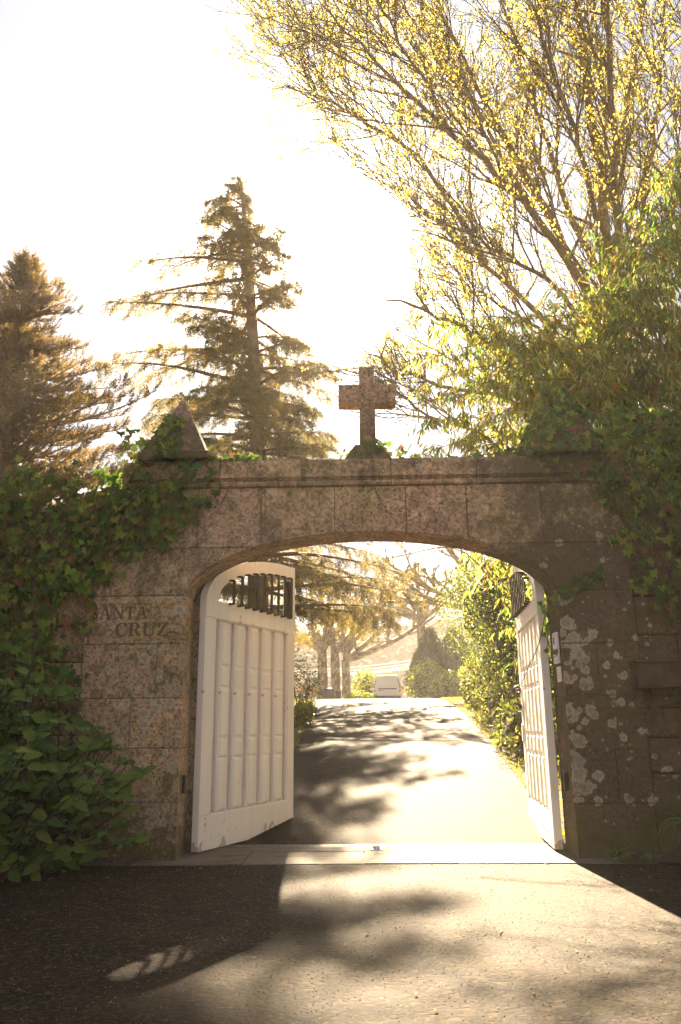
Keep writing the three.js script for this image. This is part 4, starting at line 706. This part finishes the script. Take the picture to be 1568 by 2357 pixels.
{ // grass and moss along the drive
  const t = new THREE.Group(); t.name = 'grass'; tag(t, 'short sunlit grass along both edges of the drive', null, null, 'stuff'); scene.add(t);
  const r = rngOf(131), L = []; const g = leafShape(0.16, 1, 2, 0.3, 0.35);
  for (let i = 0; i < 30000; i++) {
    const s = r() ** 1.4 * 42, z = -1.1 - s, side = r() < 0.45, e = side ? (s < 6 ? lerp(1.95, 2.25, s / 6) : s < 20 ? lerp(2.25, 2.85, (s - 6) / 14) : lerp(2.85, 5.5, sstep(s, 20, 40))) : (s < 6 ? lerp(-1.62, -1.25, s / 6) : s < 14 ? lerp(-1.25, -1.5, (s - 6) / 8) : lerp(-1.5, -3.4, sstep(s, 14, 36)));
    const off = (r() ** 2) * (side ? 1.2 : 2.6), x = side ? e - 0.12 + off : e + 0.1 - off, h = lerp(0.02, 0.06, r()) * (1 + off * 0.5), q = r();
    L.push({ m: leafMatrix(V(x, hAt(x, z) - 0.01, z), V((r() - 0.5), 1.1, (r() - 0.5)), rv(r), [h, h, h]), c: rgb(lerp(0.16, 0.34, q), lerp(0.17, 0.29, q), 0.03) });
  }
  foliage(t, g, M_LEAF, L, 'blades');
}

// ---------------------------------------------------------------- things at the top of the drive
const M_WHITE = new THREE.MeshPhysicalMaterial({ color: rgb(0.76, 0.75, 0.73), roughness: 0.35, clearcoat: 0.6 }), M_BLACK = std([0.02, 0.02, 0.022], 0.55), M_GLASS = new THREE.MeshPhysicalMaterial({ color: rgb(0.02, 0.025, 0.03), roughness: 0.05 }), M_RED = std([0.5, 0.03, 0.02], 0.25), M_TYRE = std([0.018, 0.018, 0.018], 0.9);
function van(label, x, z, turn) { // rear faces +z
  const t = thing('white_van', label, 'van', [x, hAt(x, z), z], turn);
  const sec = (w0, w1, y0, y1, rr) => { const s = new THREE.Shape(); s.moveTo(-w0, y0); s.lineTo(w0, y0); s.lineTo(w0, y0 + (y1 - y0) * 0.45); s.lineTo(w1 + 0.02, y1 - rr); s.quadraticCurveTo(w1, y1, w1 - rr, y1); s.lineTo(-w1 + rr, y1); s.quadraticCurveTo(-w1, y1, -w1 - 0.02, y1 - rr); s.lineTo(-w0, y0 + (y1 - y0) * 0.45); return s; };
  const ex = (s, d, z0, b = 0.03) => new THREE.ExtrudeGeometry(s, { depth: d, bevelEnabled: true, bevelSize: b, bevelThickness: b, bevelOffset: -b, bevelSegments: 3, curveSegments: 8 }).translate(0, 0, z0);
  part('body', [ex(sec(0.87, 0.70, 0.42, 1.83, 0.13), 2.6, -0.6, 0.04), ex(sec(0.86, 0.62, 0.42, 1.74, 0.16), 0.7, -1.32, 0.04), ex(sec(0.85, 0.74, 0.4, 1.06, 0.1), 0.95, -2.2, 0.05)], M_WHITE, t);
  const door = (x0, x1, nm) => { const k = (y) => lerp(1, 0.84, sstep(y, 0.9, 1.75)); const w = (xx, y) => xx * k(y); const g = poly([[w(x0, 0.55), 0.55], [w(x1, 0.55), 0.55], [w(x1, 1.1), 1.1], [w(x1, 1.68), 1.68], [w(x0, 1.68), 1.68], [w(x0, 1.1), 1.1]], 0.03, 0.012, 2.03); return part(nm, g, M_WHITE, t); };
  const dl = door(-0.72, 0.17, 'rear_door'), dr = door(0.185, 0.72, 'rear_door');
  part('trim_strip', cbox(-0.56, 0.16, 0.985, 1.045, 2.06, 2.075, 0.004), M_BLACK, dl); part('trim_strip', cbox(0.19, 0.56, 0.985, 1.045, 2.06, 2.075, 0.004), M_BLACK, dr);
  part('badge', cbox(-0.58, -0.4, 1.14, 1.155, 2.06, 2.066, 0.001), M_STEEL, dl); part('badge', cbox(0.36, 0.58, 1.15, 1.17, 2.06, 2.066, 0.001), M_STEEL, dr);
  const c = document.createElement('canvas'); c.width = 256; c.height = 56; const q = c.getContext('2d'); q.fillStyle = '#e8e6e0'; q.fillRect(0, 0, 256, 56); q.fillStyle = '#24408c'; q.fillRect(0, 0, 24, 56); q.fillStyle = '#222'; q.font = 'bold 46px sans-serif'; q.fillText('4263 LCF', 32, 45);
  const tx = new THREE.CanvasTexture(c); tx.colorSpace = THREE.SRGBColorSpace;
  part('number_plate', new THREE.PlaneGeometry(0.4, 0.088).translate(-0.3, 0.915, 2.064), new THREE.MeshStandardMaterial({ map: tx, roughness: 0.5 }), dl);
  for (const s of [-1, 1]) {
    const lp = poly([[0.735, 0.85], [0.84, 0.85], [0.82, 1.2], [0.745, 1.2]].map((p) => [p[0] * s, p[1]]), 0.04, 0.006, 2.02), l = part('tail_light', lp, M_RED, t); part('lens', cbox(s * 0.785 - 0.03, s * 0.785 + 0.03, 0.96, 1.06, 2.058, 2.066, 0.003), M_WHITE, l);
    part('quarter_glass', poly([[0.735, 1.22], [0.80, 1.22], [0.685, 1.6], [0.655, 1.6]].map((p) => [p[0] * s, p[1]]), 0.03, 0.004, 2.02), M_GLASS, t);
    part('side_glass', cbox(-0.42, 0.32, 0, 0.4, -0.01, 0.01, 0.004).rotateY(Math.PI / 2).rotateZ(s * 0.22).translate(s * 0.86, 1.12, -0.55), M_GLASS, t);
    const mi = part('wing_mirror', new RoundedBoxGeometry(0.17, 0.15, 0.1, 2, 0.03).translate(s * 1.0, 1.14, -0.95), M_WHITE, t); part('mirror_glass', cbox(s * 1.0 - 0.06, s * 1.0 + 0.06, 1.09, 1.19, -0.898, -0.892, 0.002), M_STEEL, mi);
    for (const z0 of [1.25, -1.45]) { const w = part('wheel', new THREE.CylinderGeometry(0.31, 0.31, 0.2, 22).rotateZ(Math.PI / 2).translate(s * 0.78, 0.31, z0), M_TYRE, t); part('rim', new THREE.CylinderGeometry(0.19, 0.19, 0.21, 16).rotateZ(Math.PI / 2).translate(s * 0.78, 0.31, z0), M_STEEL, w); }
  }
  part('bumper', new RoundedBoxGeometry(1.72, 0.34, 0.16, 3, 0.05).translate(0, 0.43, 2.02), M_BLACK, t);
  part('brake_light', cbox(-0.13, 0.05, 1.735, 1.76, 2.03, 2.05, 0.003), M_RED, t); part('windscreen', new THREE.PlaneGeometry(1.2, 0.62).rotateX(-0.75).rotateY(Math.PI).translate(0, 1.36, -1.55), M_GLASS, t);
  return t;
}
van('white panel van parked at the top of the drive, seen from behind', 1.43, -45.1, -0.03);
van('white vehicle roof just showing behind the bins', at(783, 1600, 64).x, -57, 0.4);
function bin(label, x, z, w, h, d, turn, kind) {
  const t = thing(kind, label, 'bin', [x, hAt(x, z), z], turn), m = std([0.035, 0.028, 0.024], 0.5);
  const g = new RoundedBoxGeometry(w, h * 0.86, d, 2, 0.03).translate(0, h * 0.43 + 0.04, 0), p = g.attributes.position; for (let i = 0; i < p.count; i++) { const k = lerp(0.86, 1, clamp(p.getY(i) / h, 0, 1)); p.setX(i, p.getX(i) * k); p.setZ(i, p.getZ(i) * k); } part('body', g, m, t);
  part('lid', new RoundedBoxGeometry(w * 1.05, h * 0.09, d * 1.06, 2, 0.02).rotateX(0.06).translate(0, h * 0.95, 0), std([0.04, 0.035, 0.03], 0.3), t);
  part('rib', cbox(-w * 0.5, w * 0.5, h * 0.82, h * 0.86, d * 0.48, d * 0.52, 0.004), m, t);
  for (const s of [-1, 1]) part('wheel', new THREE.CylinderGeometry(0.09, 0.09, 0.05, 14).rotateZ(Math.PI / 2).translate(s * w * 0.4, 0.09, -d * 0.42), M_TYRE, t);
}
bin('dark wheelie bin against the leftmost plane trunk', at(740, 1600, 50).x, -43, 0.3, 1.02, 0.45, 0.05, 'wheelie_bin');
bin('widest dark rubbish container between the plane trunks', at(757.5, 1600, 50).x, -43, 0.64, 1.08, 0.6, -0.04, 'rubbish_container');
bin('small round-lidded bin just left of the right plane trunk', at(779, 1600, 50).x, -43, 0.34, 0.92, 0.36, 0.1, 'litter_bin');
{ // cables sagging across the valley, and the posts that carry them
  const A = at(560, 1560, 62), B = at(1190, 1497, 56);
  const post = (x, y, z, label) => { const g0 = hAt(x, z), t = thing('utility_pole', label, 'pole', [x, g0, z]); part('pole', new THREE.CylinderGeometry(0.09, 0.13, y - g0 + 1.2, 10).translate(0, (y - g0 + 1.2) / 2, 0), M_TWIG, t); part('crossarm', cbox(-0.5, 0.5, y - g0, y - g0 + 0.1, -0.05, 0.05), M_TWIG, t); };
  post(A.x, A.y + 0.5, A.z, 'wooden utility pole hidden behind the left gate leaf'); post(B.x, B.y + 0.5, B.z, 'wooden utility pole hidden behind the right hedge');
  ['topmost of the four overhead cables beyond the van', 'second from the top of the four overhead cables', 'third from the top of the four overhead cables', 'lowest of the four overhead cables beyond the van'].forEach((l, i) => {
    const o = [0.5, 0.22, -0.02, -0.2][i], pts = []; for (let k = 0; k <= 16; k++) { const u = k / 16, p = A.clone().lerp(B, u); p.y += o * lerp(0.6, 1, u) - Math.sin(Math.PI * u) * 0.55 + 0.1; p.z += i * 0.12; pts.push(p); }
    const m = part('overhead_cable', tube(pts, 0.013, 0.013, 5), std([0.3, 0.28, 0.25], 0.55), scene); m.name = numbered('overhead_cable'); tag(m, l, 'cable', 'overhead cables');
  });
}
{ // small house in the valley
  const p = at(724, 1612, 92), t = thing('distant_house', 'small pale house with orange roof beyond the plane trees', 'house', [p.x - 0.9, hAt(p.x, p.z), p.z]), H = p.y - hAt(p.x, p.z) + 0.9;
  part('wall', cbox(-2, 1.6, 0, H, -2, 2, 0.01), std([0.5, 0.5, 0.5], 0.9), t);
  const g = new THREE.ExtrudeGeometry(new THREE.Shape([[-2.3, 0], [2.1, 0], [0, 0.9]].map((q) => new THREE.Vector2(...q))), { depth: 4.4, bevelEnabled: false }).translate(0, H, -2.2); part('roof', g, std([0.5, 0.2, 0.07], 0.9), t);
  for (let i = 0; i < 2; i++) part('window', cbox(-1.4 + i * 1.6, -0.8 + i * 1.6, H - 1.2, H - 0.5, 2.0, 2.03, 0.005), M_GLASS, t);
}
{ // wooded hills across the valley
  const top = (x) => 16.6 + x * 0.05 + (fbm(x * 0.03, 0.5, 3, 3) - 0.5) * 3.5;
  const f = (x, z) => { const k = sstep(-z, 100, 150); return lerp(-6, top(x), k) + (fbm(x * 0.05, z * 0.05, 7, 3) - 0.5) * 3 * k; };
  struct('hills', sheet(range(-220, 220, 88), range(-98, -190, 30), f, 6), M_GRND);
  const r = rngOf(141), g = new THREE.IcosahedronGeometry(1, 1), p = g.attributes.position; for (let i = 0; i < p.count; i++) { const q = V().fromBufferAttribute(p, i), k = 0.75 + 0.5 * hash(Math.round(q.x * 50), Math.round(q.y * 50 + q.z * 31), 5); p.setXYZ(i, q.x * k, q.y * k, q.z * k); } g.computeVertexNormals();
  const n = 9000, im = new THREE.InstancedMesh(g, std([1, 1, 1], 1), n), m = new THREE.Matrix4(), q = new THREE.Quaternion(); im.name = 'woods'; tag(im, 'hazy wooded hillside across the valley', null, null, 'stuff');
  for (let i = 0; i < n; i++) { const x = lerp(-90, 110, r()), z = lerp(-85, -160, r()), s = lerp(0.8, 1.7, r()), y = z > -102 ? hAt(x, z) : f(x, z); q.setFromEuler(new THREE.Euler(r() * 6, r() * 6, r() * 6)); m.compose(V(x, y + s * (z > -102 ? 0.2 : 0.5), z), q, V(s, s * 1.25, s)); im.setMatrixAt(i, m); const k = r(); im.setColorAt(i, rgb(lerp(0.05, 0.1, k), lerp(0.065, 0.1, k), lerp(0.03, 0.04, k))); }
  scene.add(im);
}
scene.traverse((o) => { if (o.isMesh) { o.castShadow = true; o.receiveShadow = true; } });
renderer.render(scene, camera);
